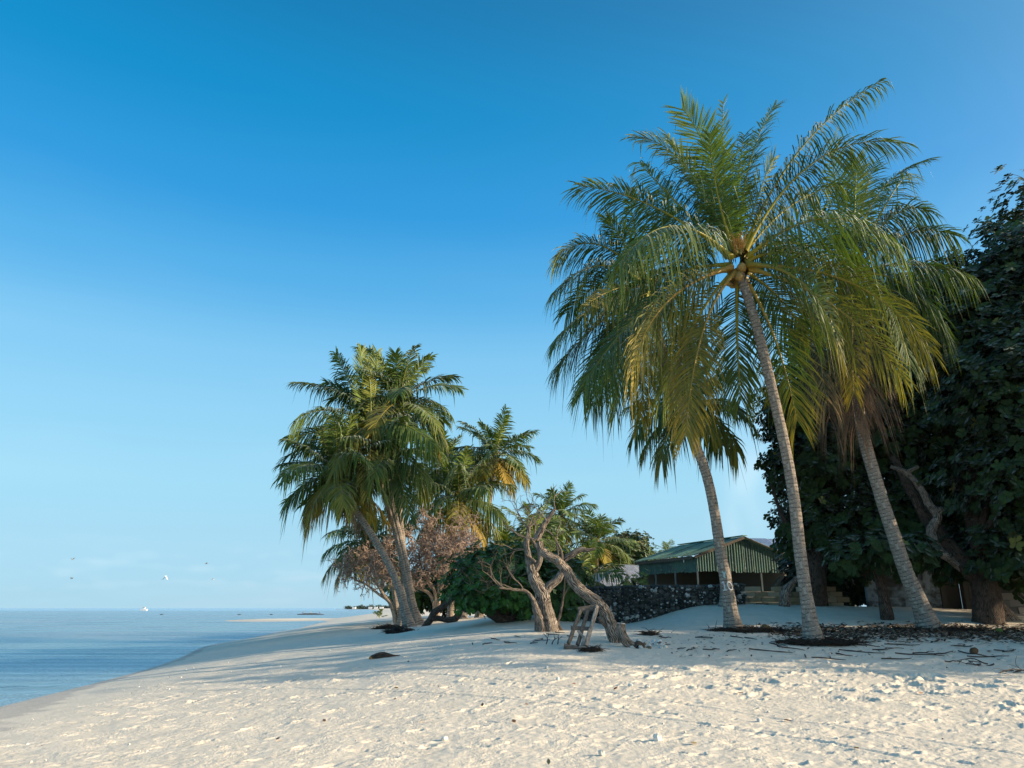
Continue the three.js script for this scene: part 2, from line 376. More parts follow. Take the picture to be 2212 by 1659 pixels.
// one leaf: a bent midrib (points, first at the crown) with a row of narrow leaflets on either side
function frond(parent, base, pts, R, { n = 90, leaf = 1.0, wide = 0.042, sag = 0.45, color = GREEN, tip = LIME, rib = mix(YELLOW, LIME, 0.45), start = 0.12, roll = 0, raise = 0.25, ragged = 0.04, ribR = 0.042, face = 0, name = 'frond' } = {}) {
  const curve = new THREE.CatmullRomCurve3(pts), L = curve.getLength(), mb = new MB(), rb = new MB();
  const p0 = pts[0], pm = curve.getPointAt(0.5), pe = pts[pts.length - 1];
  let side = pm.clone().sub(p0).cross(pe.clone().sub(pm));
  const t0 = curve.getTangentAt(0.3), flat = V(t0.x, 0, t0.z);
  if (side.length() < 0.06 * L * L * 0.25) side = flat.length() > 0.15 ? flat.cross(V(0, 1, 0)) : V(R() - 0.5, 0, R() - 0.5);
  side.normalize();
  if (face) {   // the blade is turned on its stalk so that its flat side looks towards the open beach
    const across = curve.getTangentAt(0.5).cross(pm.clone().sub(V(0, EYE, 0))).normalize();
    if (across.dot(side) < 0) across.negate();
    side.lerp(across, face).normalize();
  }
  const UP = V(0, 1, 0);
  if (side.clone().cross(t0).y < 0) side.negate();
  // midrib: flat and broad at the crown, thin at the tip
  const ns = 14, c1 = rib, c2 = mix(rib, color, 0.6);
  for (let i = 0; i <= ns; i++) {
    const t = i / ns, c = curve.getPointAt(t), T = curve.getTangentAt(t), S = side.clone().sub(T.clone().multiplyScalar(side.dot(T))).normalize(), N = S.clone().cross(T);
    const r = ribR * (1 - 0.86 * t) * (1 + 1.3 * Math.exp(-t * 16));
    for (let k = 0; k <= 6; k++) { const a = k / 6 * 2 * Math.PI, o = S.clone().multiplyScalar(Math.cos(a) * 1.25).addScaledVector(N, Math.sin(a) * 0.8); rb.v(c.clone().addScaledVector(o, r), o.clone().normalize(), k / 6, t * L, mix(c1, c2, t)); }
    if (i) for (let k = 0; k < 6; k++) { const a = (i - 1) * 7 + k, b = a + 7; rb.quad(a, b, b + 1, a + 1); }
  }
  const shade = lerp(0.85, 1.18, R());
  for (let i = 0; i < n; i++) for (const sg of [-1, 1]) {
    if (R() < ragged) continue;
    const t = Math.min(0.997, lerp(start, 1, (i + R() * 0.7) / n)), c = curve.getPointAt(t), T = curve.getTangentAt(t);
    const rollA = roll * t, S0 = side.clone().sub(T.clone().multiplyScalar(side.dot(T))).normalize(), N0 = S0.clone().cross(T);
    const S = S0.clone().multiplyScalar(Math.cos(rollA)).addScaledVector(N0, Math.sin(rollA)), N = S.clone().cross(T);
    const q = (t - start) / (1 - start), prof = smooth(q, -0.2, 0.22) * (1 - 0.42 * smooth(q, 0.55, 1.02)), l = leaf * prof * lerp(0.86, 1.1, R());
    const al = lerp(1.22, 0.5, q ** 1.5) + (R() - 0.5) * 0.22, be = raise * lerp(1, 0.4, q) + (R() - 0.5) * 0.24;
    const dir = T.clone().multiplyScalar(Math.cos(al)).addScaledVector(S, sg * Math.sin(al) * Math.cos(be)).addScaledVector(N, Math.sin(al) * Math.sin(be)).normalize();
    const w = T.clone().sub(dir.clone().multiplyScalar(T.dot(dir))).normalize(), nn = dir.clone().cross(w), tw = (R() - 0.5) * 1.5;
    w.multiplyScalar(Math.cos(tw)).addScaledVector(nn, Math.sin(tw));
    const sg2 = sag * lerp(0.5, 1.5, R()) + (R() < 0.07 ? 0.9 : 0), kinkN = V(R() - 0.5, R() - 0.5, R() - 0.5).multiplyScalar(0.14), hw = wide * 0.5 * lerp(0.8, 1.15, R());
    const cc = shade * lerp(0.78, 1.22, R()), dry = clamp((q - 0.55) * 1.6, 0, 1) * R();
    let a0 = -1, b0 = -1;
    for (let s = 0; s < 4; s++) {
      const u = [0, 0.34, 0.7, 1][s], g = sg2 * u * u, P = c.clone().addScaledVector(dir, l * u * (1 - 0.28 * Math.min(1, g))).addScaledVector(UP, -l * g).addScaledVector(kinkN, l * u * u);
      const d2 = dir.clone().addScaledVector(UP, -2 * sg2 * u).normalize(), nv = d2.clone().cross(w).normalize(), col = mix(color, tip, clamp(dry + 0.55 * u * u * R(), 0, 1)).multiplyScalar(cc);
      if (s === 3) { mb.tri(a0, b0, mb.v(P, nv, u, 0.5, col)); break; }
      const h = hw * [0.55, 1, 0.8][s], a = mb.v(P.clone().addScaledVector(w, h), nv, u, 0, col), b = mb.v(P.clone().addScaledVector(w, -h), nv, u, 1, col);
      if (s) mb.quad(a0, b0, b, a);
      a0 = a; b0 = b;
    }
  }
  const f = mesh(name, mb.geo(base), FROND, parent);
  mesh('midrib', rb.geo(base), RIB, f);
  return f;
}
const bend = (p0, via, tip, k = 12) => { const c = via.clone().multiplyScalar(2).addScaledVector(p0, -0.5).addScaledVector(tip, -0.5), o = []; for (let i = 0; i <= k; i++) { const t = i / k; o.push(p0.clone().multiplyScalar((1 - t) * (1 - t)).addScaledVector(c, 2 * t * (1 - t)).addScaledVector(tip, t * t)); } return o; };
// a leaf that leaves the crown at angle e0 above level, towards az, and bends down by `drop`
const arch = (p0, az, e0, drop, L, k = 12, curl = 0) => { const o = [p0.clone()], p = p0.clone(); for (let i = 0; i < k; i++) { const t = (i + 0.5) / k, e = e0 - drop * t ** 1.3, a = az + curl * t; p.addScaledVector(V(Math.cos(e) * Math.cos(a), Math.sin(e), Math.cos(e) * Math.sin(a)), L / k); o.push(p.clone()); } return o; };

function palmTrunk(parent, base, pts, r0, r1, seed, seg = 18) {
  const curve = new THREE.CatmullRomCurve3(pts, false, 'centripetal'), len = curve.getLength(), n = Math.ceil(len / 0.035), mb = new MB();
  let N = null;
  for (let i = 0; i <= n; i++) {
    const t = i / n, s = t * len, c = curve.getPointAt(t), T = curve.getTangentAt(t);
    if (!N) N = V(0, 0, 1).sub(T.clone().multiplyScalar(T.z)).normalize(); else N.sub(T.clone().multiplyScalar(N.dot(T))).normalize();
    const B = T.clone().cross(N), r = lerp(r0, r1, Math.pow(t, 0.7)) * (1 + Math.exp(-s / 0.25) + 0.45 * Math.exp(-s / 0.9));
    for (let k = 0; k <= seg; k++) {
      const a = k / seg * 2 * Math.PI, ph = s / 0.085 + 0.9 * n2(Math.cos(a) * 0.8 + seed, s * 1.1) + 0.3 * Math.cos(a + seed), saw = ph - Math.floor(ph);
      const o = N.clone().multiplyScalar(Math.cos(a)).addScaledVector(B, Math.sin(a));
      const q = r * (1 + 0.05 * n3(Math.cos(a) + seed, Math.sin(a), s * 0.8) + 0.03 * n3(Math.cos(a) * 3, Math.sin(a) * 3 + seed, s * 5)) + (0.006 + 0.004 * n2(s * 2, a + seed)) * (0.5 - saw) + 0.05 * Math.exp(-s / 0.18) * n3(Math.cos(a) * 4, Math.sin(a) * 4, seed);
      mb.v(c.clone().addScaledVector(o, q), o, k / seg, s);
    }
  }
  for (let i = 0; i < n; i++) for (let k = 0; k < seg; k++) { const a = i * (seg + 1) + k, b = a + seg + 1; mb.quad(a, a + 1, b + 1, b); }
  mesh('trunk', mb.geo(base, true), TRUNK, parent);
  return { curve, len };
}
// the brown fibre round the young leaves, and old leaf stubs
function palmHeart(parent, base, c, T, R, size = 1) {
  const mb = new MB(), S = V(1, 0, 0.2).normalize();
  for (let k = 0; k < 110; k++) {
    const a = R() * 6.28, o = V(Math.cos(a), 0, Math.sin(a)), p = c.clone().addScaledVector(T, lerp(-0.45, 0.35, R()) * size).addScaledVector(o, 0.12 * size), q = p.clone().addScaledVector(o, lerp(0.06, 0.2, R()) * size).addScaledVector(T, lerp(0.05, 0.35, R()) * size), w = S.clone().cross(o).normalize().multiplyScalar(lerp(0.02, 0.06, R()) * size), nv = o.clone(), cc = mix(BROWN, TAN, R());
    const i0 = mb.v(p.clone().add(w), nv, 0, 0, cc), i1 = mb.v(p.clone().sub(w), nv, 1, 0, cc), i2 = mb.v(q.clone().addScaledVector(w, -0.3), nv, 1, 1, cc), i3 = mb.v(q.clone().addScaledVector(w, 0.3), nv, 0, 1, cc);
    mb.quad(i0, i1, i2, i3);
  }
  mesh('crown_fibre', mb.geo(base), new THREE.MeshStandardMaterial({ vertexColors: true, roughness: 1, side: THREE.DoubleSide }), parent);
}
const NUT = new THREE.MeshStandardMaterial({ color: rgb(0.34, 0.21, 0.06), roughness: 0.6, name: 'coconut husk' });
const nutGeo = (() => { const g = new THREE.SphereGeometry(0.115, 14, 10); const p = g.attributes.position; for (let k = 0; k < p.count; k++) { const y = p.getY(k), a = Math.atan2(p.getZ(k), p.getX(k)), f = 1 - 0.9 * (y > 0 ? y * y * 12 : 0) * 0.5 + 0.05 * Math.cos(3 * a); p.setXYZ(k, p.getX(k) * f, y * 1.2, p.getZ(k) * f); } g.computeVertexNormals(); return g; })();
function coconuts(parent, base, c, R, n) {
  for (let k = 0; k < n; k++) { const a = R() * 6.28, m = mesh('coconut', nutGeo, NUT, parent); m.position.set(c.x - base.x + Math.cos(a) * 0.26, c.y - base.y - 0.2 - 0.25 * R(), c.z - base.z + Math.sin(a) * 0.26); m.rotation.set(R(), R() * 6, R()); }
}
// leaves set round the crown by age: the young stand up, the old hang down and go yellow
function crown(parent, base, c, R, { count = 26, L = 3.6, n = 60, leaf = 0.8, wide = 0.058, oldYellow = 0.5, dead = 0, az0 = 0, skip = () => false, sag = 0.45, lean = 0 } = {}) {
  for (let i = 0; i < count; i++) {
    const a = i / count, az = az0 + i * 2.39996 + (R() - 0.5) * 0.35, e0 = lerp(1.42, -0.62, Math.pow(a, 0.85)) + (R() - 0.5) * 0.2, drop = lerp(0.5, 1.35, a) * lerp(0.8, 1.15, R()) * (e0 < -0.2 ? 0.55 : 1), len = L * lerp(0.8, 1.08, R()) * (a < 0.1 ? 0.75 : 1);
    if (skip(az, e0)) continue;
    const old = smooth(a, 0.62, 1), y = old * oldYellow * R() * 1.6, col = mix(mix(mix(LIME, GREEN, smooth(a, 0, 0.25)), LIME, 0.22 * R()), YELLOW, clamp(y, 0, 0.85));
    frond(parent, base, arch(c.clone().add(V(Math.cos(az) * 0.1, (0.5 - a) * 0.4, Math.sin(az) * 0.1)), az, e0, drop, len, 10, (R() - 0.5) * 0.5), R, { n: Math.round(n * 1.25), leaf: leaf * 1.15 * lerp(0.9, 1.1, R()), wide, color: col, tip: mix(LIME, YELLOW, old), sag: sag * lerp(0.6, 1.4, a), roll: (R() - 0.5) * 1.4, rib: mix(mix(YELLOW, LIME, 0.5), YELLOW, old), ribR: 0.028 * L / 3.6 });
  }
  for (let i = 0; i < dead; i++) {
    const az = i * 2.4 + 0.4 + R();
    frond(parent, base, arch(c.clone().add(V(0, -0.3, 0)), az, -0.55 - 0.3 * R(), 0.75, L * lerp(0.6, 0.85, R()), 8), R, { n: Math.round(n * 0.7), leaf: leaf * 0.85, wide: wide * 0.7, color: mix(BROWN, TAN, R()), tip: TAN, rib: TAN, sag: 1.1, ragged: 0.25, roll: (R() - 0.5), name: 'dead_frond' });
  }
}

// ---------------------------------------------------------------- the three tall palms beside the house
const c6 = (x, y, d) => at(1171 + x * 0.4853, 146.4 + y * 0.4853, d);
function heroPalm(name, label, group, basePx, trunkPx, d, crownPx, r0, r1, seed, fronds, opts = {}) {
  const R = rng(seed), b = onSand(...basePx), base = b.clone(), foot = b.clone().add(V(0.02, -0.12, 0)), n = trunkPx.length;
  const dTop = opts.dTop ?? -b.z, pts = [foot, ...trunkPx.map(([x, y], i) => at(x, y, lerp(-b.z, dTop, (i + 1) / (n + 1))))];
  const c = at(...crownPx, dTop);
  pts.push(c.clone().add(V(0, -0.1, 0)));
  const g = thing(name, label, 'palm tree', base, group), { curve, len } = palmTrunk(g, base, pts, r0, r1, seed);
  palmHeart(g, base, c, V(0, 1, 0), R, 1.2);
  for (const [via, tip, toward, o = {}] of fronds) {
    const p0 = c.clone().add(V((via[0] - opts.c[0]) * 0.0006, (opts.c[1] - via[1]) * 0.0008, toward * 0.04));
    const q = c6(via[0], via[1], dTop - toward * 0.55), t = c6(tip[0], tip[1], dTop - toward);
    frond(g, base, bend(p0, q, t), R, { n: 108, wide: 0.034, ragged: 0.04 + 0.1 * R(), roll: (R() - 0.5) * 0.9, face: lerp(0.15, 0.6, R()), ...o, leaf: (o.leaf ?? 1) * 1.1 });
  }
  return { g, base, c, curve, len, R };
}
const grp = 'tall coconut palms beside the house';
const oldY = { color: mix(GREEN, YELLOW, 0.4), tip: YELLOW, rib: rgb(0.42, 0.24, 0.05) };
const halfY = { color: mix(GREEN, YELLOW, 0.16), tip: mix(LIME, YELLOW, 0.6), rib: rgb(0.40, 0.27, 0.04) };
const young = { color: mix(GREEN, LIME, 0.6), tip: PALE, rib: PALE, sag: 0.12 };
const A = heroPalm('coconut_palm', 'tallest coconut palm in front, leaning left, with a bare trunk and full sunlit crown', grp, [1757, 1388], [[1748, 1330], [1732, 1220], [1708, 1030], [1672, 860], [1630, 690]], 17, [1594, 572], 0.13, 0.115, 1, [
  [[752, 420], [622, 178], 0.6, young], [[640, 440], [415, 305], 0.5, { ...young, sag: 0.3 }], [[810, 480], [806, 150], -0.2, { ...young, leaf: 0.45, n: 60 }],
  [[925, 420], [1040, 165], 0.2, { leaf: 0.8, color: mix(GREEN, LIME, 0.3), sag: 0.35 }], [[1160, 350], [1515, 55], 0.8, { face: 0.45, leaf: 0.75, sag: 0.9, ragged: 0.12 }], [[1210, 420], [1590, 335], 1.2, { face: 0.4, leaf: 0.95, sag: 0.6 }],
  [[1240, 672], [1570, 780], 2.4, { face: 0.05, leaf: 1.15, sag: 0.95, color: mix(GREEN, LIME, 0.25), roll: 0.3 }], [[1150, 950], [1320, 1240], 3.0, { leaf: 1.05, sag: 0.28, roll: -0.2, tip: YELLOW, rib: rgb(0.40, 0.27, 0.04) }],
  [[1380, 960], [1725, 1265], 1.6, { ...halfY, sag: 0.5, leaf: 1.1, color: mix(GREEN, YELLOW, 0.12) }], [[1300, 1060], [1595, 1375], 2.0, { ...halfY, sag: 0.5, n: 80 }], [[1030, 1190], [1135, 1570], -1.3, { tip: YELLOW, sag: 0.4, rib: rgb(0.4, 0.28, 0.05), leaf: 1.1 }],
  [[720, 1160], [640, 1640], 2.2, { ...oldY, sag: 0.55, ribR: 0.042, start: 0.36, leaf: 0.82 }], [[520, 1020], [195, 1390], 1.0, { sag: 0.55, leaf: 1.1 }], [[560, 1040], [395, 1360], 2.2, { ...oldY, color: mix(GREEN, YELLOW, 0.22), sag: 0.75, leaf: 1.05 }],
  [[590, 705], [345, 870], 2.6, { face: 0.05, color: mix(GREEN, LIME, 0.45), tip: LIME, sag: 1.05, leaf: 1.2, roll: 0.25 }], [[500, 620], [165, 525], 0.9, { sag: 0.5 }], [[868, 1180], [885, 1480], -1.4, { sag: 0.5 }], [[965, 560], [1030, 405], 0.3, { ...young, n: 60, leaf: 0.7 }],
  [[700, 540], [560, 300], -0.8, { sag: 0.4 }], [[560, 560], [430, 420], -1.4, { sag: 0.6 }], [[780, 560], [745, 290], 1.2, { color: mix(GREEN, LIME, 0.25), sag: 0.35, leaf: 0.9 }], [[870, 540], [900, 300], -1.2, { sag: 0.5 }], [[640, 900], [330, 1010], -0.8, { sag: 0.9 }],
  [[1100, 620], [1330, 520], -1.2, { sag: 0.7 }], [[1080, 780], [1420, 860], -1.0, { sag: 0.9 }], [[1040, 1010], [1180, 1180], -1.2, { sag: 0.7 }], [[700, 1100], [540, 1440], -0.6, { color: mix(GREEN, YELLOW, 0.18), sag: 0.7 }], [[1160, 830], [1500, 1000], 0.4, { sag: 0.8,  }],
], { c: [870, 880] });
const B = heroPalm('coconut_palm', 'coconut palm with a white painted mark and number 10 on its trunk', grp, [1583, 1362], [[1574, 1290], [1558, 1200], [1544, 1110], [1524, 1020], [1490, 930], [1460, 850], [1432, 760]], 20, [1400, 622], 0.145, 0.12, 2, [
  [[270, 880], [62, 985], 1.2, { sag: 0.7 }], [[260, 790], [70, 835], 0.6, { sag: 0.7, tip: PALE }], [[240, 1060], [55, 1215], 0.8, { sag: 0.8 }], [[240, 1150], [62, 1335], 0.4, { sag: 0.8 }], [[330, 985], [188, 1060], 2.2, { ...halfY, sag: 0.9, leaf: 0.7, n: 70 }],
  [[320, 1200], [180, 1450], 0.9, { sag: 0.8 }], [[380, 1220], [330, 1530], 1.2, { color: mix(GREEN, YELLOW, 0.1), sag: 0.6 }], [[330, 1160], [225, 1500], -0.4, { sag: 0.8 }], [[370, 790], [290, 670], 0.5, { sag: 0.4 }], [[420, 760], [390, 560], 0.2, { sag: 0.4 }], [[520, 760], [560, 540], -0.4, { sag: 0.4 }],
  [[600, 860], [740, 800], -0.8, {  }], [[600, 1080], [700, 1300], 0.6, {  }], [[460, 1240], [440, 1560], 0.7, { ...halfY, sag: 0.8, leaf: 0.8 }], [[300, 940], [110, 1090], -0.8, { sag: 0.7 }], [[560, 1150], [600, 1420], -0.4, { sag: 0.8 }], [[420, 1150], [300, 1400], 1.8, { sag: 0.7 }],
], { c: [470, 975] });
const C = heroPalm('coconut_palm', 'right-hand coconut palm with a thick base and a skirt of dead fronds', grp, [2008, 1362], [[1985, 1300], [1955, 1230], [1922, 1130], [1890, 1030], [1866, 945], [1852, 860], [1842, 720]], 20, [1838, 592], 0.185, 0.14, 3, [
  [[1490, 570], [1712, 408], 0.4, { sag: 0.4, leaf: 0.85 }], [[1315, 600], [1290, 335], 0.2, { ...young }], [[1560, 660], [1722, 640], 0.5, { sag: 0.9 }], [[1620, 740], [1835, 745], 0.3, { sag: 0.9 }], [[1640, 875], [1905, 925], 0.8, { sag: 1.0, leaf: 0.85 }], [[1600, 960], [1800, 1180], 0.6, { sag: 0.9 }],
  [[1420, 640], [1480, 420], -0.6, { sag: 0.4 }], [[1250, 700], [1160, 560], -0.4, {  }], [[1520, 1000], [1640, 1330], 1.2, { sag: 0.7 }], [[1250, 980], [1130, 1230], -0.6, { sag: 0.8 }], [[1390, 650], [1400, 400], 0.8, { ...young, leaf: 0.8 }], [[1560, 560], [1640, 470], -1, { sag: 0.6 }],
  [[1380, 1180], [1385, 1450], 1.6, { ...oldY, color: mix(GREEN, YELLOW, 0.35), sag: 0.4, leaf: 0.75 }], [[1290, 1250], [1280, 1560], 0.6, { color: BROWN, tip: BROWN, sag: 1.2, wide: 0.022, ragged: 0.3, name: 'dead_frond', rib: TAN }], [[1430, 1230], [1470, 1540], 0.6, { color: BROWN, tip: BROWN, sag: 1.2, wide: 0.022, ragged: 0.3, name: 'dead_frond', rib: TAN }],
  [[1360, 1260], [1400, 1600], 0.9, { color: BROWN, tip: BROWN, sag: 1.3, wide: 0.02, ragged: 0.3, name: 'dead_frond', rib: TAN }], [[1330, 1200], [1340, 1520], -0.8, { color: BROWN, sag: 1.2, wide: 0.022, ragged: 0.3, name: 'dead_frond', rib: TAN }],
  [[1250, 1150], [1270, 1480], 1.1, { color: mix(GREEN, BROWN, 0.6), tip: TAN, sag: 0.9, wide: 0.026, ragged: 0.2, name: 'dead_frond', rib: TAN }],
], { c: [1370, 915] });
// spray of flower stalks in the heart of the tallest palm
{
  const mb = new MB(), R = rng(91), c = A.c.clone().add(V(-0.06, 0.35, 0.35));
  for (let k = 0; k < 70; k++) { const d = V((R() - 0.5) * 0.8, 0.3 + R() * 0.8, (R() - 0.3) * 0.7).normalize(), p = c.clone().add(V((R() - 0.5) * 0.25, -0.2 + R() * 0.3, 0)); limb(mb, [p, p.clone().addScaledVector(d, 0.17), p.clone().addScaledVector(d, 0.32).add(V((R() - 0.5) * 0.12, (R() - 0.5) * 0.1, 0))], [0.008, 0.005, 0.003], { seg: 4, step: 0.08, rough: 0 }); }
  mesh('flower_stalk', mb.geo(A.base), new THREE.MeshStandardMaterial({ color: rgb(0.36, 0.19, 0.045), roughness: 0.9 }), A.g);
}
coconuts(A.g, A.base, A.c, rng(5), 5);

// white paint on the trunk: a small cross-like mark and "10"
{
  const mb = new MB(), paint = new MB(), cam = V(0, 0, 0);
  const strip = (target, uv, w) => {           // uv: metres to the right and height above the sand, on the side that faces the beach
    const find = (h) => { let lo = 0, hi = 1; for (let k = 0; k < 24; k++) { const m = (lo + hi) / 2; if (B.curve.getPointAt(m).y - B.base.y < h) lo = m; else hi = m; } return lo; };
    const P = [];
    for (let k = 0; k < uv.length - 1; k++) { const m = Math.max(1, Math.round(Math.hypot(uv[k + 1][0] - uv[k][0], uv[k + 1][1] - uv[k][1]) / 0.02)); for (let q = 0; q < m + (k === uv.length - 2); q++) P.push([lerp(uv[k][0], uv[k + 1][0], q / m), lerp(uv[k][1], uv[k + 1][1], q / m)]); }
    const place = (u, h) => { const t = find(h), c = B.curve.getPointAt(t), s = t * B.len, r = lerp(0.145, 0.12, Math.pow(t, 0.7)) * (1 + Math.exp(-s / 0.25) + 0.45 * Math.exp(-s / 0.9)) * 1.04 + 0.01, f = V(-c.x, 0, -c.z).normalize(), rt = V(-f.z, 0, f.x).negate(), a = u / r; if (rt.x < 0) rt.negate(); return [c.clone().addScaledVector(f, Math.cos(a) * r).addScaledVector(rt, Math.sin(a) * r), f.clone().multiplyScalar(Math.cos(a)).addScaledVector(rt, Math.sin(a))]; };
    let l0 = -1, r0 = -1;
    P.forEach(([u, h], k) => {
      const [u0, h0] = P[Math.max(0, k - 1)], [u1, h1] = P[Math.min(P.length - 1, k + 1)], dl = Math.hypot(u1 - u0, h1 - h0) || 1, ox = -(h1 - h0) / dl * w * (0.42 + 0.12 * n2(k * 0.9, w * 90)), oy = (u1 - u0) / dl * w * (0.42 + 0.12 * n2(k * 0.9, w * 90));
      const [a, na] = place(u + ox, h + oy), [b, nb] = place(u - ox, h - oy), l = target.v(a, na, 0, 0), r = target.v(b, nb, 1, 0);
      if (k) target.quad(l0, r0, r, l);
      l0 = l; r0 = r;
    });
  };
  const h0 = at(1560, 1266, -B.base.z).y - B.base.y, oval = [];
  for (let k = 0; k <= 18; k++) { const a = k / 18 * 2 * Math.PI + 0.4; oval.push([0.088 + 0.062 * Math.cos(a) - 0.016 * Math.sin(a), h0 + 0.1 * Math.sin(a)]); }
  strip(mb, [[-0.115, h0 + 0.075], [-0.085, h0 + 0.1], [-0.062, h0 + 0.115], [-0.062, h0 - 0.1]], 0.03);
  strip(mb, [[-0.115, h0 - 0.112], [-0.005, h0 - 0.1]], 0.03);
  strip(mb, oval, 0.03);
  strip(paint, [[-0.05, h0 + 0.37], [-0.005, h0 + 0.29], [-0.01, h0 + 0.2]], 0.036);
  strip(paint, [[0.03, h0 + 0.36], [-0.005, h0 + 0.29], [-0.035, h0 + 0.225]], 0.034);
  const white = new THREE.MeshStandardMaterial({ color: rgb(0.72, 0.74, 0.74), roughness: 0.9, side: THREE.DoubleSide }), teal = new THREE.MeshStandardMaterial({ color: rgb(0.42, 0.62, 0.62), roughness: 0.9, side: THREE.DoubleSide });
  tag(mesh('painted_number', mb.geo(B.base), white, B.g), 'white painted number 10');
  tag(mesh('painted_mark', paint.geo(B.base), teal, B.g), 'pale blue painted cross mark');
}

// ---------------------------------------------------------------- other palms
function plainPalm(label, group, { base, mid = [], top, r0 = 0.19, r1 = 0.12, seed, nuts = 0, ...o }) {
  const R = rng(seed), g = thing('coconut_palm', label, 'palm tree', base, group);
  palmTrunk(g, base, [base.clone().add(V(0, -0.15, 0)), ...mid, top.clone().add(V(0, -0.1, 0))], r0, r1, seed, 12);
  palmHeart(g, base, top, V(0, 1, 0), R, 0.9);
  crown(g, base, top, R, o);
  if (nuts) coconuts(g, base, top, R, nuts);
  return g;
}
const row = (px, d) => (y) => at(px, y, d);
// cluster on the left
const gl = 'leaning coconut palms in the left cluster', c1 = (x, y, d) => at(585.6 + x * 0.2824, 732 + y * 0.2824, d);
{
  const b = onSand(905, 1350, 60), d = -b.z, R = rng(20), top = at(800, 918, d - 0.3), g = thing('coconut_palm', 'front palm of the left cluster, its lit trunk leaning left from a flared base', 'palm tree', b, gl);
  palmTrunk(g, b, [b.clone().add(V(0, -0.15, 0)), at(889, 1300, d), at(868, 1200, d), at(849, 1125, d), at(824, 1045, d), at(806, 970, d), top.clone().add(V(0, -0.1, 0))], 0.17, 0.12, 20, 16);
  palmHeart(g, b, top, V(0, 1, 0), R, 1);
  coconuts(g, b, top, R, 8);
  const D = d - 0.3, o = { n: 84, leaf: 1.0, wide: 0.05 };
  for (const [via, tip, tw, q = {}] of [[[610, 360], [495, 105], 0.4], [[560, 420], [180, 330], 0.5, { sag: 0.6 }], [[420, 545], [175, 640], 1.6, { color: mix(GREEN, LIME, 0.4), sag: 0.9, leaf: 1.0 }], [[470, 690], [130, 760], 1.2, { sag: 0.8 }], [[430, 760], [90, 920], 0.6, {  }], [[440, 860], [100, 1085], 0.4, {  }],
    [[450, 980], [130, 1240], 0.2, {  }], [[560, 960], [260, 1270], 1.0, { color: mix(GREEN, LIME, 0.2) }], [[600, 780], [480, 1020], 2.2, { ...halfY, sag: 0.8 }], [[755, 900], [735, 1190], 2.0, { ...halfY, sag: 0.45, leaf: 0.95 }], [[700, 360], [690, 100], 0.3, young], [[800, 340], [810, 105], -0.2, young],
    [[980, 640], [1235, 800], 1.8, { sag: 0.9, color: mix(GREEN, LIME, 0.25), leaf: 1.0 }], [[1080, 610], [1300, 760], 0.6, { sag: 0.8 }], [[980, 850], [1200, 1070], 0.8, { sag: 0.7 }], [[940, 960], [1065, 1365], 1.2, { sag: 0.6 }], [[860, 880], [980, 1180], -0.5, {  }], [[560, 1060], [330, 1330], 0.9, { color: mix(YELLOW, BROWN, 0.35), tip: TAN, sag: 0.8 }],
    [[640, 960], [560, 1320], 0.6, { ...oldY, sag: 0.7 }], [[900, 480], [1040, 330], -0.6, {  }], [[640, 480], [420, 330], -0.5, {  }], [[760, 380], [735, 160], 0.6, { ...young, color: mix(LIME, YELLOW, 0.2), n: 40, leaf: 0.5 }]]) {
    const p0 = top.clone().add(V((via[0] - 760) * 0.0004, (700 - via[1]) * 0.0006, tw * 0.05));
    frond(g, b, bend(p0, c1(...via, D - tw * 0.55), c1(...tip, D - tw)), R, { ...o, roll: (R() - 0.5) * 0.6, face: lerp(0.1, 0.55, R()), ...q });
  }
}
{
  const q = (px, d) => sandAt(at(px, 1330, d).x, d), D = 31;
  plainPalm('left cluster palm whose trunk leans farthest over the beach', gl, { base: q(886, D), mid: [at(862, 1272, D), at(830, 1200, D), at(788, 1132, D), at(756, 1084, D)], top: at(728, 1022, D), r0: 0.165, r1: 0.12, seed: 31, count: 20, L: 2.9, n: 52, leaf: 0.8, oldYellow: 0.9, dead: 3, az0: 0.6, sag: 0.6 });
  plainPalm('left cluster palm with the highest crown and a straight pale trunk', gl, { base: q(868, 33), mid: [at(873, 1240, 33), at(868, 1150, 33), at(860, 1050, 33)], top: at(864, 862, 33), r0: 0.14, r1: 0.11, seed: 32, count: 24, L: 3.0, n: 52, leaf: 0.8, az0: 1.7, oldYellow: 0.2 });
  plainPalm('left cluster palm with a slim trunk half hidden behind the front palm', gl, { base: q(898, 32), mid: [at(880, 1230, 32), at(862, 1150, 32), at(848, 1090, 32)], top: at(838, 990, 32), r0: 0.13, r1: 0.11, seed: 33, count: 16, L: 2.6, n: 46, leaf: 0.75, az0: 0.2, oldYellow: 0.7, sag: 0.7 });
  plainPalm('short dark palm low behind the left cluster', gl, { base: q(864, 39), mid: [at(845, 1255, 39)], top: at(796, 1168, 39), r0: 0.15, r1: 0.12, seed: 34, count: 20, L: 2.6, n: 40, leaf: 0.75, az0: 2, sag: 0.8 });
}
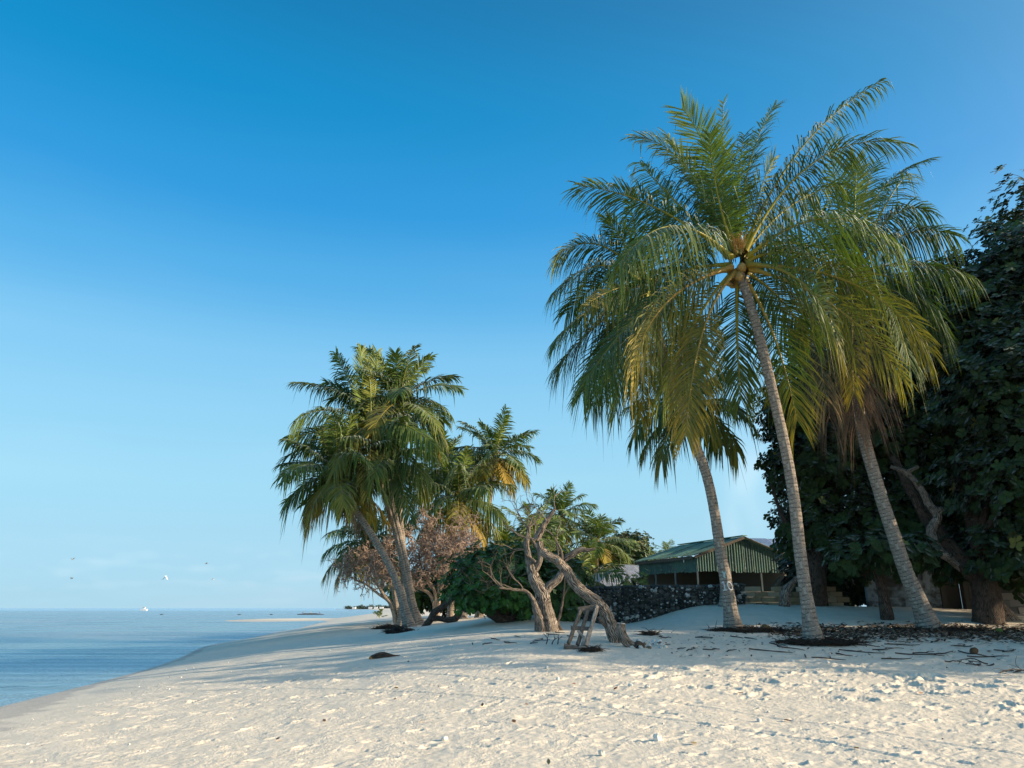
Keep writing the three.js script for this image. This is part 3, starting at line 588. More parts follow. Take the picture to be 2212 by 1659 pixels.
// palms behind the bare bush and the twisted tree
const gm = 'coconut palms behind the bare bush';
{
  const m = (px, d, x = null) => sandAt(at(px, 1300, d).x, d);
  plainPalm('slender palm standing free with a sunlit crown of orange-brown lower fronds', gm, { base: m(1035, 40), mid: [at(1042, 1240, 40), at(1050, 1160, 40), at(1058, 1080, 40)], top: at(1069, 985, 40), r0: 0.15, r1: 0.12, seed: 41, count: 26, L: 2.6, n: 44, leaf: 0.7, az0: 0.3, oldYellow: 1.1, nuts: 7 });
  plainPalm('palm with a drooping yellow-fringed crown and pale trunk behind the bare bush', gm, { base: m(999, 38), mid: [at(1001, 1260, 38), at(1000, 1180, 38)], top: at(990, 1078, 38), r0: 0.15, r1: 0.12, seed: 42, count: 28, L: 3.2, n: 48, leaf: 0.85, az0: 1.2, oldYellow: 1.3, sag: 0.7 });
  plainPalm('palm with a dark crown left of the slender free palm', gm, { base: m(974, 42), mid: [at(975, 1260, 42), at(977, 1170, 42)], top: at(960, 1010, 42), r0: 0.15, r1: 0.12, seed: 43, count: 22, L: 2.7, n: 44, leaf: 0.75, az0: 2.2, oldYellow: 0.3 });
  plainPalm('far palm whose crown rises over the twisted bare tree', gm, { base: m(1205, 52), mid: [], top: at(1212, 1112, 52), r0: 0.16, r1: 0.12, seed: 44, count: 24, L: 2.6, n: 36, leaf: 0.75, az0: 0.1, oldYellow: 0.5 });
  plainPalm('far palm with hanging golden fronds left of the house roof', gm, { base: m(1290, 50), mid: [], top: at(1288, 1172, 50), r0: 0.16, r1: 0.12, seed: 45, count: 26, L: 2.5, n: 36, leaf: 0.7, az0: 0.9, oldYellow: 1.2 });
  plainPalm('young bushy palm behind the green bush', gm, { base: m(1100, 40), mid: [], top: at(1100, 1208, 40), r0: 0.14, r1: 0.1, seed: 46, count: 20, L: 2.5, n: 36, leaf: 0.75, az0: 1.9, oldYellow: 0.5 });
  plainPalm('low palm with lime fronds behind the leaning arched trunk', gm, { base: m(1255, 36), mid: [], top: at(1252, 1255, 36), r0: 0.14, r1: 0.1, seed: 47, count: 18, L: 2.1, n: 36, leaf: 0.7, az0: 0.5, oldYellow: 0.8 });
  plainPalm('low palm with yellow-green fronds over the green bush', gm, { base: m(1160, 44), mid: [], top: at(1150, 1168, 44), r0: 0.14, r1: 0.1, seed: 49, count: 20, L: 2.5, n: 36, leaf: 0.75, az0: 2.5, oldYellow: 0.6 });
  plainPalm('tiny far palm showing just above the green roof', gm, { base: m(1442, 120), mid: [], top: at(1441, 1192, 120), r0: 0.16, r1: 0.12, seed: 48, count: 16, L: 2.3, n: 20, leaf: 0.7, wide: 0.07 });
  plainPalm('dark palm crown low behind the trunk with the number', gm, { base: m(1570, 25), mid: [at(1560, 1200, 25), at(1546, 1110, 25), at(1526, 1020, 25), at(1500, 940, 25)], top: at(1487, 872, 25), r0: 0.15, r1: 0.11, seed: 50, count: 20, L: 2.3, n: 44, leaf: 0.75, az0: 0.8, oldYellow: 0.2, sag: 0.7 });
}

// ---------------------------------------------------------------- broad-leaved trees
// a twig end with a rosette of broad leaves
function rosette(nl, len, wid, seed) {
  const mb = new MB(), R = rng(seed);
  for (let k = 0; k < nl; k++) {
    const a = k / nl * 6.283 + R() * 0.5, e = lerp(0.05, 0.75, R()), d = V(Math.cos(a) * Math.cos(e), Math.sin(e), Math.sin(a) * Math.cos(e)), w = V(-Math.sin(a), 0.25 * (R() - 0.5), Math.cos(a)).normalize(), n = w.clone().cross(d).normalize(), l = len * lerp(0.7, 1.1, R()), ww = wid * lerp(0.8, 1.1, R());
    const P = (s, h) => d.clone().multiplyScalar(l * s).add(V(0, -0.28 * l * s * s, 0)).addScaledVector(w, h * ww).addScaledVector(n, -Math.abs(h) * ww * 0.3);
    const ids = [P(0.06, 0), P(0.4, 0.36), P(0.4, -0.36), P(0.78, 0.46), P(0.78, -0.46), P(1, 0), P(0.6, 0)].map((p) => mb.v(p, n, 0, 0));
    mb.tri(ids[0], ids[1], ids[6]); mb.tri(ids[0], ids[6], ids[2]); mb.tri(ids[1], ids[3], ids[6]); mb.tri(ids[2], ids[6], ids[4]); mb.tri(ids[3], ids[5], ids[6]); mb.tri(ids[4], ids[6], ids[5]);
  }
  return mb.geo();
}
const BROAD = new THREE.MeshPhysicalMaterial({ color: 0xffffff, roughness: 1, transmission: 0.2, thickness: 0, clearcoat: 0.1, clearcoatRoughness: 0.3, side: THREE.DoubleSide, name: 'broad leaf' });
const BIGROSE = rosette(8, 0.26, 0.13, 3), MIDROSE = rosette(8, 0.17, 0.09, 4), SMALLROSE = rosette(9, 0.11, 0.055, 6);
// leaves near the skin of each rounded mass of the crown, fewer inside
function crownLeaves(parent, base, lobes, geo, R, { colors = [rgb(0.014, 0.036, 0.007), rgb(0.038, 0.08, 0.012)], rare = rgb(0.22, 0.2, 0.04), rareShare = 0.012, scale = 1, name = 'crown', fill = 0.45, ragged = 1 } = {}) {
  const list = [], q = new THREE.Quaternion(), up = V(0, 1, 0), m = new THREE.Matrix4();
  for (const [c, rx, ry, rz, n] of lobes) for (let k = 0; k < n; k++) {
    let d = V(R() * 2 - 1, R() * 2 - 1, R() * 2 - 1);
    while (d.lengthSq() > 1 || d.lengthSq() < 0.01) d = V(R() * 2 - 1, R() * 2 - 1, R() * 2 - 1);
    d.normalize();
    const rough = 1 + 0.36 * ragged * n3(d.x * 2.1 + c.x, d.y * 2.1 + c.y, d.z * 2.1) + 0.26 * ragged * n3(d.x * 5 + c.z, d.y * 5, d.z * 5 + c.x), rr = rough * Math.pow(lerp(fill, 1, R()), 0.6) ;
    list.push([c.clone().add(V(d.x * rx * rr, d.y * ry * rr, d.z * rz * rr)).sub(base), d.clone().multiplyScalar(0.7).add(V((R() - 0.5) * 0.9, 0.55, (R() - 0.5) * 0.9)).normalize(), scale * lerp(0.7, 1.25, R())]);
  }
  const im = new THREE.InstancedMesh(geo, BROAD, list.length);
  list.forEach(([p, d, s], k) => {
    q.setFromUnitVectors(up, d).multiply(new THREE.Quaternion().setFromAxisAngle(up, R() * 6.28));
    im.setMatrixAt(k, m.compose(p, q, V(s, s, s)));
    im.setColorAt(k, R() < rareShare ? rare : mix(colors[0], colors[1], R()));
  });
  im.name = name;
  im.castShadow = im.receiveShadow = true;
  im.userData.kind = 'stuff';
  parent.add(im);
  return im;
}
// the big dark tree at the right edge and its neighbours
function bigTree(label, base, lobes, trunks, seed, { geo = BIGROSE, group = 'broad-leaved trees on the right', mat = DARKBARK, ...o } = {}) {
  const R = rng(seed), g = thing('broadleaf_tree', label, 'tree', base, group), mb = new MB();
  trunks.forEach(([pts, radii], k) => limb(mb, pts, radii, { seg: 10, step: 0.16, rough: 0.14, seed: seed + k, ridge: 0.04 }));
  mesh('trunk', mb.geo(base, true), mat, g);
  const tw = new MB();
  for (const [c, rx, ry] of lobes) { const r = Math.min(rx, ry), s = c.clone().lerp(base.clone().add(V(0, 2.5, 0)), 0.5); limb(tw, [base.clone().add(V(0, 2, 0)), s, c], [0.12, 0.08, 0.04], { seg: 6, step: 0.5, seed }); for (let k = 0; k < 3; k++) twigs(tw, c.clone().add(V((R() - 0.5) * r, (R() - 0.5) * r, (R() - 0.5) * r)), V(R() - 0.5, R() - 0.2, R() - 0.5).normalize(), r * 0.5, 0.03, 2, R, { fork: 3 }); }
  mesh('branches', tw.geo(base), mat, g);
  crownLeaves(g, base, lobes, geo, R, o);
  return g;
}
{
  const b1 = onSand(2135, 1345, 60), P = at;
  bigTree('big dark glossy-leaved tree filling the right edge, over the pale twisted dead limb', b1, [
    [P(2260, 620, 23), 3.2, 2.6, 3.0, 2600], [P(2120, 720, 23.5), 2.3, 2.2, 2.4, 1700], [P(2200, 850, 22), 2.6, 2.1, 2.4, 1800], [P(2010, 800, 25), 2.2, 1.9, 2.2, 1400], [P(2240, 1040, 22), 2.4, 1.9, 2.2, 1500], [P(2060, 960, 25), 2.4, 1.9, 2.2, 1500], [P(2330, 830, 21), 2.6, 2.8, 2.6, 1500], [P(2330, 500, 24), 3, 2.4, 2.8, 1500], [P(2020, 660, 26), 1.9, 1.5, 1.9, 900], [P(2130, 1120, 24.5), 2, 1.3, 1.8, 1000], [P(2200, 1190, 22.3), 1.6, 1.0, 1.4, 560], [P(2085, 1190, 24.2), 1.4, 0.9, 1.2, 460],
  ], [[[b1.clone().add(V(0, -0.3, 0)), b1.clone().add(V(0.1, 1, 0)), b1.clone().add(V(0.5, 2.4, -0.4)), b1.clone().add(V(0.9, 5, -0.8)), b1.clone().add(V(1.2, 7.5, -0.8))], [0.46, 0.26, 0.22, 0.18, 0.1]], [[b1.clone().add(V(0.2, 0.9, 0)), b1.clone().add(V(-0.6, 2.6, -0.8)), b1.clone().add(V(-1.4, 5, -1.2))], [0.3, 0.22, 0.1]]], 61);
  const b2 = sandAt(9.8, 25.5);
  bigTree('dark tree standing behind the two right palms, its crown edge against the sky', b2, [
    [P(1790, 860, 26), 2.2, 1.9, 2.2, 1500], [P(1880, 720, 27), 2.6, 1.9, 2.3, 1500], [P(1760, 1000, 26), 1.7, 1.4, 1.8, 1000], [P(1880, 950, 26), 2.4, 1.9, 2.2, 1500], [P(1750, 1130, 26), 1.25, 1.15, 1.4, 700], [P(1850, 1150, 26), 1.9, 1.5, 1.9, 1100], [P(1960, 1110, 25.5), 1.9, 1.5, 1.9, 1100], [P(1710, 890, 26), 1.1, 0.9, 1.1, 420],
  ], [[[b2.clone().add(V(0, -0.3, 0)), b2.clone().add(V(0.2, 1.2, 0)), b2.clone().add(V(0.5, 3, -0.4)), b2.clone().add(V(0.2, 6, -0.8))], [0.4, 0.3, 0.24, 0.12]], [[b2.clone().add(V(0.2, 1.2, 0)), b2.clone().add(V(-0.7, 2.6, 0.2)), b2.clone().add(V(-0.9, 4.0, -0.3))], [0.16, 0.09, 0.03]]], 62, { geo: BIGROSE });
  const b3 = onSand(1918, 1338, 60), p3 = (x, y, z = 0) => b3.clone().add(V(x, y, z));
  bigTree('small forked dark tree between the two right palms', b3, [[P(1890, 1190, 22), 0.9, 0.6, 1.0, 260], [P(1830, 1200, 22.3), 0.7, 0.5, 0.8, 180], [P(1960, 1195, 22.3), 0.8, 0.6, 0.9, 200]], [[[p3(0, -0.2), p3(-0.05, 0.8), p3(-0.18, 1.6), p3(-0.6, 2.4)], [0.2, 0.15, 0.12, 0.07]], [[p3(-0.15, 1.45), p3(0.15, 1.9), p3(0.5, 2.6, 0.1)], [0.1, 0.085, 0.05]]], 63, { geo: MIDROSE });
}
// pale dead limb in front of the dark tree
{
  const g = onSand(2160, 1335, 60), D = -g.z - 0.6, P = (x, y, k = 0) => at(x, y, D - k), mb = new MB(), base = g.clone();
  const t = thing('dead_tree', 'pale twisted dead limb rising against the dark tree on the right', 'dead tree', base);
  limb(mb, [base.clone().add(V(0.1, -0.2, 0.3)), P(2150, 1300), P(2112, 1255), P(2070, 1220), P(2030, 1190), P(2010, 1150), P(2024, 1115), P(2004, 1085), P(1986, 1050), P(1955, 1020), P(1924, 1008)], [0.3, 0.2, 0.15, 0.14, 0.13, 0.125, 0.13, 0.12, 0.1, 0.085, 0.05], { seg: 12, step: 0.07, rough: 0.2, seed: 5, ridge: 0.05 });
  limb(mb, [P(2020, 1110), P(2032, 1102, 0.1), P(2036, 1098, 0.16)], [0.1, 0.09, 0.085], { seg: 10, step: 0.05, seed: 8 });
  limb(mb, [P(1960, 1020), P(1975, 1012, 0.1), P(1984, 1008, 0.15)], [0.07, 0.06, 0.05], { seg: 8, step: 0.05, seed: 9 });
  mesh('trunk', mb.geo(base, true), BARK, t);
}
// trees beyond the right edge of the picture, whose shade lies across the middle of the beach
{
  const offs = [[17, 14.9, 6.4, 100], [25, 15.6, 9.2, 85], [20, 26.2, 12, 230], [34, 15.7, 12.3, 70], [29, 25.3, 13.5, 120], [40, 20, 15, 80], [19.5, 22, 14, 170]];
  const names = ['nearest', 'second', 'third', 'fourth', 'fifth', 'sixth', 'seventh'];
  offs.forEach(([x, d, h, dense], k) => {
    const b = sandAt(x, d), R = rng(300 + k), lobes = [];
    for (let q = 0; q < 9; q++) { const a = R() * 6.28, rr = 2.6 * Math.sqrt(R()); lobes.push([b.clone().add(V(Math.cos(a) * rr, lerp(0.28, 0.84, (q + 0.5) / 9) * h, Math.sin(a) * rr * 0.7)), 2.3, 1.6, 1.7, dense]); }
    bigTree(names[k] + ' of the shade trees standing beyond the right edge', b, lobes, [[[b.clone().add(V(0, -0.3, 0)), b.clone().add(V(0.1, 2, 0)), b.clone().add(V(-0.2, h * 0.6, 0.2)), b.clone().add(V(0, h * 0.85, 0))], [0.4, 0.3, 0.2, 0.08]]], 200 + k, { scale: 1.25, group: 'shade trees beyond the right edge' });
  });
}

// ---------------------------------------------------------------- twisted and fallen trees in the middle
const c2 = (x, y, d) => at(790.6 + x * 0.2713, 1141.9 + y * 0.2713, d), c3 = (x, y, d) => at(915 + x * 0.247, 1024.8 + y * 0.247, d);
const path = (f, list, d) => list.map(([x, y, k = 0]) => f(x, y, d - k));
{
  const b = onSand(1186, 1364, 60), d = -b.z, g = thing('twisted_tree', 'bare gnarled tree with a thick ridged double trunk beside the wooden frame', 'tree', b), mb = new MB(), tw = new MB(), R = rng(71);
  const foot = (x, y, k = 0) => b.clone().add(V(x, y, k));
  limb(mb, [foot(0.03, -0.2), ...path(c2, [[1455, 760], [1432, 650], [1405, 530], [1345, 410], [1312, 300], [1292, 210], [1278, 130], [1292, 40], [1300, -20]], d)], [0.25, 0.23, 0.2, 0.185, 0.16, 0.14, 0.1, 0.085, 0.07, 0.05], { seg: 16, step: 0.05, rough: 0.16, ridge: 0.1, seed: 1 });
  limb(mb, [foot(-0.18, -0.2, 0.1), ...path(c2, [[1395, 740, 0.15], [1362, 660, 0.2], [1325, 560, 0.2], [1275, 500, 0.25], [1180, 486, 0.4], [1120, 478, 0.5], [1062, 476, 0.6]], d)], [0.13, 0.12, 0.1, 0.075, 0.05, 0.035, 0.028, 0.02], { seg: 10, step: 0.06, rough: 0.15, ridge: 0.06, seed: 2 });
  limb(mb, [foot(-0.27, -0.2, 0), ...path(c2, [[1372, 760], [1345, 660], [1335, 590]], d)], [0.11, 0.1, 0.07, 0.05], { seg: 9, step: 0.06, rough: 0.15, ridge: 0.06, seed: 12 });
  limb(mb, path(c2, [[1430, 500], [1455, 460], [1500, 425], [1540, 385], [1552, 345], [1548, 335]], d), [0.12, 0.12, 0.11, 0.1, 0.095, 0.09], { seg: 12, step: 0.05, rough: 0.14, ridge: 0.06, seed: 3 });
  limb(mb, path(c2, [[1330, 350], [1368, 290], [1386, 235], [1380, 180], [1340, 120], [1300, 60]], d), [0.1, 0.09, 0.075, 0.06, 0.04, 0.03], { seg: 10, step: 0.06, seed: 4 });
  limb(mb, path(c2, [[1352, 268], [1310, 235], [1270, 208]], d - 0.1), [0.045, 0.035, 0.025], { seg: 7, step: 0.06, seed: 6 });
  mesh('trunk', mb.geo(b, true), BARK, g);
  for (const [x, y, dx, dy, l] of [[1300, 30, -0.3, 1, 0.5], [1290, 120, -0.6, 0.8, 0.5], [1300, 60, 0.4, 1, 0.55], [1340, 110, 0.3, 1, 0.5], [1290, 180, -0.9, 0.4, 0.4], [1300, -20, 0, 1, 0.5], [1300, -10, 0.6, 0.8, 0.45]]) twigs(tw, c2(x, y, d), V(dx, dy, (R() - 0.5)).normalize(), l, 0.022, 3, R, { fork: 2, spread: 0.6 });
  for (const [x, y] of [[1250, 480], [1180, 486], [1120, 478], [1090, 476]]) twigs(tw, c2(x, y, d - 0.35), V(-0.7, 0.5 + R() * 0.4, 0.2).normalize(), 0.42, 0.016, 4, R, { fork: 2, spread: 0.55 });
  mesh('twigs', tw.geo(b), PALEBARK, g);
}
{
  const b = onSand(1222, 1362, 60), d = -b.z, g = thing('bare_sapling', 'thin bare sapling standing just right of the gnarled tree', 'sapling', b), mb = new MB();
  limb(mb, [b.clone().add(V(0, -0.15, 0)), ...path(c2, [[1530, 760], [1545, 690], [1560, 610], [1574, 520], [1580, 440], [1583, 380]], d)], [0.05, 0.045, 0.04, 0.035, 0.03, 0.025, 0.018], { seg: 8, step: 0.06, seed: 3 });
  limb(mb, path(c2, [[1568, 545], [1590, 505], [1618, 460]], d), [0.024, 0.02, 0.014], { seg: 6, step: 0.06, seed: 3 });
  mesh('stem', mb.geo(b, true), BARK, g);
}
{
  const b = onSand(1338, 1388, 60), d = -b.z, g = thing('arched_tree', 'pale dead tree arching over to the left with the wooden frame under it', 'dead tree', b), mb = new MB(), R = rng(72);
  limb(mb, [b.clone().add(V(0.02, -0.2, 0)), ...path(c2, [[1965, 830], [1938, 750], [1890, 650], [1830, 582], [1725, 500], [1645, 420], [1592, 325], [1530, 262], [1445, 212], [1395, 170], [1380, 105]], d)], [0.17, 0.145, 0.135, 0.13, 0.12, 0.115, 0.11, 0.105, 0.1, 0.1, 0.085, 0.07], { seg: 16, step: 0.045, rough: 0.17, ridge: 0.06, seed: 5 });
  limb(mb, path(c2, [[1945, 800], [1900, 770, 0.1], [1868, 735, 0.15], [1850, 712, 0.2]], d), [0.05, 0.04, 0.03, 0.02], { seg: 7, step: 0.05, seed: 7 });
  limb(mb, path(c3, [[985, 575], [1020, 505], [1075, 405], [1150, 300]], d + 0.2), [0.085, 0.075, 0.06, 0.035], { seg: 9, step: 0.06, rough: 0.15, seed: 8 });
  limb(mb, path(c3, [[1150, 745], [1178, 700], [1168, 640], [1160, 590]], d), [0.035, 0.03, 0.026, 0.018], { seg: 7, step: 0.06, seed: 9 });
  limb(mb, path(c3, [[1205, 780], [1212, 720], [1200, 660], [1165, 590], [1130, 530]], d), [0.035, 0.03, 0.025, 0.02, 0.012], { seg: 7, step: 0.06, seed: 10 });
  limb(mb, path(c3, [[1190, 770], [1250, 735], [1300, 700], [1370, 660], [1440, 662], [1500, 645]], d + 0.2), [0.07, 0.07, 0.075, 0.06, 0.045, 0.025], { seg: 9, step: 0.06, rough: 0.18, seed: 11 });
  mesh('trunk', mb.geo(b, true), BARK, g);
  const knob = new MB();
  limb(knob, path(c2, [[1545, 275, -0.02], [1536, 262, 0.1], [1530, 256, 0.15]], d), [0.075, 0.07, 0.065], { seg: 12, step: 0.03, rough: 0.05, seed: 2 });
  mesh('cut_knot', knob.geo(b, true), PALEBARK, g);
  const tw = new MB();
  for (const [x, y, dx, dy] of [[1130, 530, -0.4, 0.8], [1150, 300, 0.2, 1], [1075, 405, -0.6, 0.8], [1160, 590, 0.3, 1], [985, 575, -0.8, 0.5]]) twigs(tw, c3(x, y, d), V(dx, dy, R() - 0.5).normalize(), 0.4, 0.016, 2, R, { fork: 2 });
  mesh('twigs', tw.geo(b), PALEBARK, g);
}
{
  const b = onSand(1372, 1398, 60), d = -b.z, g = thing('tree_stump', 'curved stump with a pale sawn top at the foot of the arched tree', 'stump', b), mb = new MB();
  const P = path(c2, [[2165, 955], [2120, 940], [2075, 905], [2042, 850], [2030, 790], [2032, 755]], d);
  limb(mb, P, [0.09, 0.1, 0.1, 0.095, 0.09, 0.085], { seg: 14, step: 0.04, rough: 0.12, ridge: 0.04, seed: 5, closed: false });
  mesh('trunk', mb.geo(b, true), BARK, g);
  const T = P[5].clone().sub(P[4]).normalize(), disc = new THREE.CylinderGeometry(0.085, 0.085, 0.02, 20), cut = mesh('sawn_face', disc, new THREE.MeshStandardMaterial({ color: rgb(0.62, 0.50, 0.42), roughness: 0.9 }), g);
  cut.position.copy(P[5]).sub(b).addScaledVector(T, 0.002);
  cut.quaternion.setFromUnitVectors(V(0, 1, 0), T);
  const knob = new MB();
  limb(knob, [P[0].clone().add(V(-0.1, 0, 0)), P[0].clone().add(V(0.02, 0.03, 0.02)), P[0].clone().add(V(0.1, 0.0, 0.03))], [0.08, 0.13, 0.09], { seg: 12, step: 0.03, rough: 0.3, seed: 15 });
  mesh('root_knob', knob.geo(b, true), DARKBARK, g);
}
// wooden frame leaning on the arched tree
{
  const b = onSand(1240, 1402, 60), d = -b.z, g = thing('wooden_frame', 'broken grey wooden ladder-like frame leaning against the arched dead tree', 'frame', b), top = 0.75;
  const greyA = new THREE.MeshStandardMaterial({ map: woodTexture([0.56, 0.50, 0.45], [0.76, 0.71, 0.66], 0.55), bumpMap: woodBump, bumpScale: 0.008, roughness: 0.95 }), greyB = new THREE.MeshStandardMaterial({ map: woodTexture([0.40, 0.36, 0.32], [0.55, 0.50, 0.45], 0.5), bumpMap: woodBump, bumpScale: 0.008, roughness: 0.95 });
  const board = (name, p, q, w, th, mat, twist = 0) => {
    const L = p.distanceTo(q), sh = new THREE.Shape();
    sh.moveTo(-w / 2 + 0.006, -th / 2); sh.lineTo(w / 2 - 0.006, -th / 2); sh.lineTo(w / 2, -th / 2 + 0.006); sh.lineTo(w / 2, th / 2 - 0.006); sh.lineTo(w / 2 - 0.006, th / 2); sh.lineTo(-w / 2 + 0.006, th / 2); sh.lineTo(-w / 2, th / 2 - 0.006); sh.lineTo(-w / 2, -th / 2 + 0.006);
    const geo = new THREE.ExtrudeGeometry(sh, { depth: L, bevelEnabled: false, steps: 8 }), pp = geo.attributes.position, uv = [];
    for (let k = 0; k < pp.count; k++) { const z = pp.getZ(k); pp.setX(k, pp.getX(k) + 0.006 * n2(z * 4, w * 50)); pp.setY(k, pp.getY(k) + 0.005 * n2(z * 3, w * 70)); uv.push((pp.getX(k) + pp.getY(k)) / 0.25, z); }
    geo.setAttribute('uv', new THREE.Float32BufferAttribute(uv, 2));
    geo.computeVertexNormals();
    const m = mesh(name, geo, mat, g);
    m.position.copy(p).sub(b);
    m.quaternion.setFromUnitVectors(V(0, 0, 1), q.clone().sub(p).normalize()).multiply(new THREE.Quaternion().setFromAxisAngle(V(0, 0, 1), twist));
    return m;
  };
  const P = (x, y, k = 0) => c2(x, y, d + k);
  board('leg', P(1612, 915, 0.05), P(1715, 632, top), 0.075, 0.05, greyB);
  board('leg', P(1685, 925, 0.05), P(1772, 630, top), 0.075, 0.05, greyB);
  board('leg', P(1750, 935, -0.02), P(1842, 617, top - 0.06), 0.085, 0.045, greyA);
  board('rail', P(1688, 648, top - 0.05), P(1842, 626, top - 0.02), 0.05, 0.12, greyB);
  board('rail', P(1632, 788, 0.34), P(1800, 800, 0.38), 0.05, 0.08, greyB);
  board('rail', P(1575, 940, 0.0), P(1765, 975, -0.02), 0.1, 0.1, greyB, 0.2);
  board('brace', P(1688, 815, 0.3), P(1742, 880, 0.08), 0.05, 0.035, greyA, 0.4);
  board('brace', P(1742, 860, 0.1), P(1720, 950, 0), 0.06, 0.05, greyA, 0.4);
  const br = new MB();
  limb(br, [P(1700, 948, 0), P(1760, 965, -0.1), P(1812, 984, -0.12)], [0.05, 0.055, 0.02], { seg: 9, step: 0.04, rough: 0.2, seed: 4 });
  mesh('splintered_branch', br.geo(b, true), PALEBARK, g);
}
// fallen log with the green bush growing over it
const bushGroup = 'shrubs and small trees in the middle';
{
  const b = onSand(1092, 1344, 60), d = -b.z, g = thing('leaning_shrub', 'dense green shrub on a dark leaning log in the middle of the beach', 'shrub', b, bushGroup), mb = new MB(), R = rng(81);
  limb(mb, [...path(c2, [[1310, 768], [1240, 752], [1170, 735], [1090, 715], [1020, 672], [950, 610], [905, 560], [900, 480]], d)], [0.03, 0.07, 0.12, 0.19, 0.19, 0.18, 0.16, 0.1], { seg: 12, step: 0.06, rough: 0.2, ridge: 0.05, seed: 3 });
  limb(mb, path(c2, [[1130, 715], [1110, 650], [1082, 590], [1085, 500]], d), [0.12, 0.1, 0.07, 0.05], { seg: 9, step: 0.07, seed: 4 });
  limb(mb, path(c2, [[1140, 690], [1165, 640], [1192, 590], [1200, 520]], d), [0.05, 0.04, 0.035, 0.02], { seg: 7, step: 0.07, seed: 5 });
  limb(mb, path(c2, [[1150, 715], [1185, 690], [1200, 700]], d - 0.1), [0.09, 0.07, 0.05], { seg: 8, step: 0.04, rough: 0.4, seed: 6 });
  mesh('trunk', mb.geo(b, true), DARKBARK, g);
  const tw = new MB();
  for (let k = 0; k < 16; k++) { const o = c2(lerp(930, 1180, R()), lerp(440, 520, R()), d - 0.95); twigs(tw, o, V((R() - 0.6) * 1.6, 0.15 + R() * 0.7, 0.25).normalize(), 0.42, 0.012, 3, R, { fork: 2, spread: 0.55 }); }
  mesh('bare_twigs', tw.geo(b), PALEBARK, g);
  const q = (x, y, k = 0) => c2(x, y, d - k);
  crownLeaves(g, b, [[q(850, 420), 0.75, 0.72, 0.8, 924], [q(960, 330), 0.8, 0.55, 0.8, 924], [q(1090, 330), 0.8, 0.6, 0.8, 924], [q(1000, 460, 0.2), 1.0, 0.6, 0.9, 1232], [q(1160, 440), 0.9, 0.7, 0.9, 1056], [q(1240, 360), 0.7, 0.75, 0.8, 836], [q(1270, 520), 0.5, 0.5, 0.7, 572], [q(800, 520), 0.4, 0.3, 0.5, 308], [q(920, 560), 0.35, 0.3, 0.4, 242], [q(1120, 560), 0.7, 0.25, 0.6, 440]], SMALLROSE, R, { colors: [rgb(0.022, 0.085, 0.012), rgb(0.06, 0.17, 0.018)], rare: rgb(0.4, 0.42, 0.15), rareShare: 0.004, scale: 1.2, ragged: 1.7 });
}
// dark driftwood branches by the left palms
{
  const b = onSand(918, 1352, 60), d = -b.z - 0.2, g = thing('driftwood_branch', 'dark forked driftwood branch beside the front left palm', 'driftwood', b), mb = new MB();
  limb(mb, [b.clone().add(V(-0.05, -0.1, 0)), ...path(c2, [[500, 740], [545, 672], [605, 622], [680, 566], [735, 505], [752, 482]], d)], [0.14, 0.13, 0.12, 0.11, 0.1, 0.085, 0.06], { seg: 10, step: 0.07, rough: 0.18, seed: 21, ridge: 0.05 });
  limb(mb, path(c2, [[512, 725], [560, 712], [640, 728], [712, 716], [735, 680], [775, 632], [835, 590], [880, 572]], d), [0.09, 0.1, 0.1, 0.12, 0.11, 0.1, 0.09, 0.06], { seg: 10, step: 0.07, rough: 0.22, seed: 22, ridge: 0.05 });
  limb(mb, path(c2, [[720, 715], [714, 700], [710, 688]], d), [0.06, 0.05, 0.03], { seg: 7, step: 0.05, seed: 23 });
  mesh('branch', mb.geo(b, true), DARKBARK, g);
  const hook = new MB(), b2 = V(0, 0, 0);
  limb(hook, path(c2, [[880, 560], [840, 480], [790, 420], [760, 375], [745, 325], [715, 300], [682, 304]], d + 0.4), [0.05, 0.05, 0.045, 0.05, 0.05, 0.045, 0.03], { seg: 8, step: 0.07, rough: 0.2, seed: 24 });
  mesh('hooked_branch', hook.geo(b, true), DARKBARK, g);
}
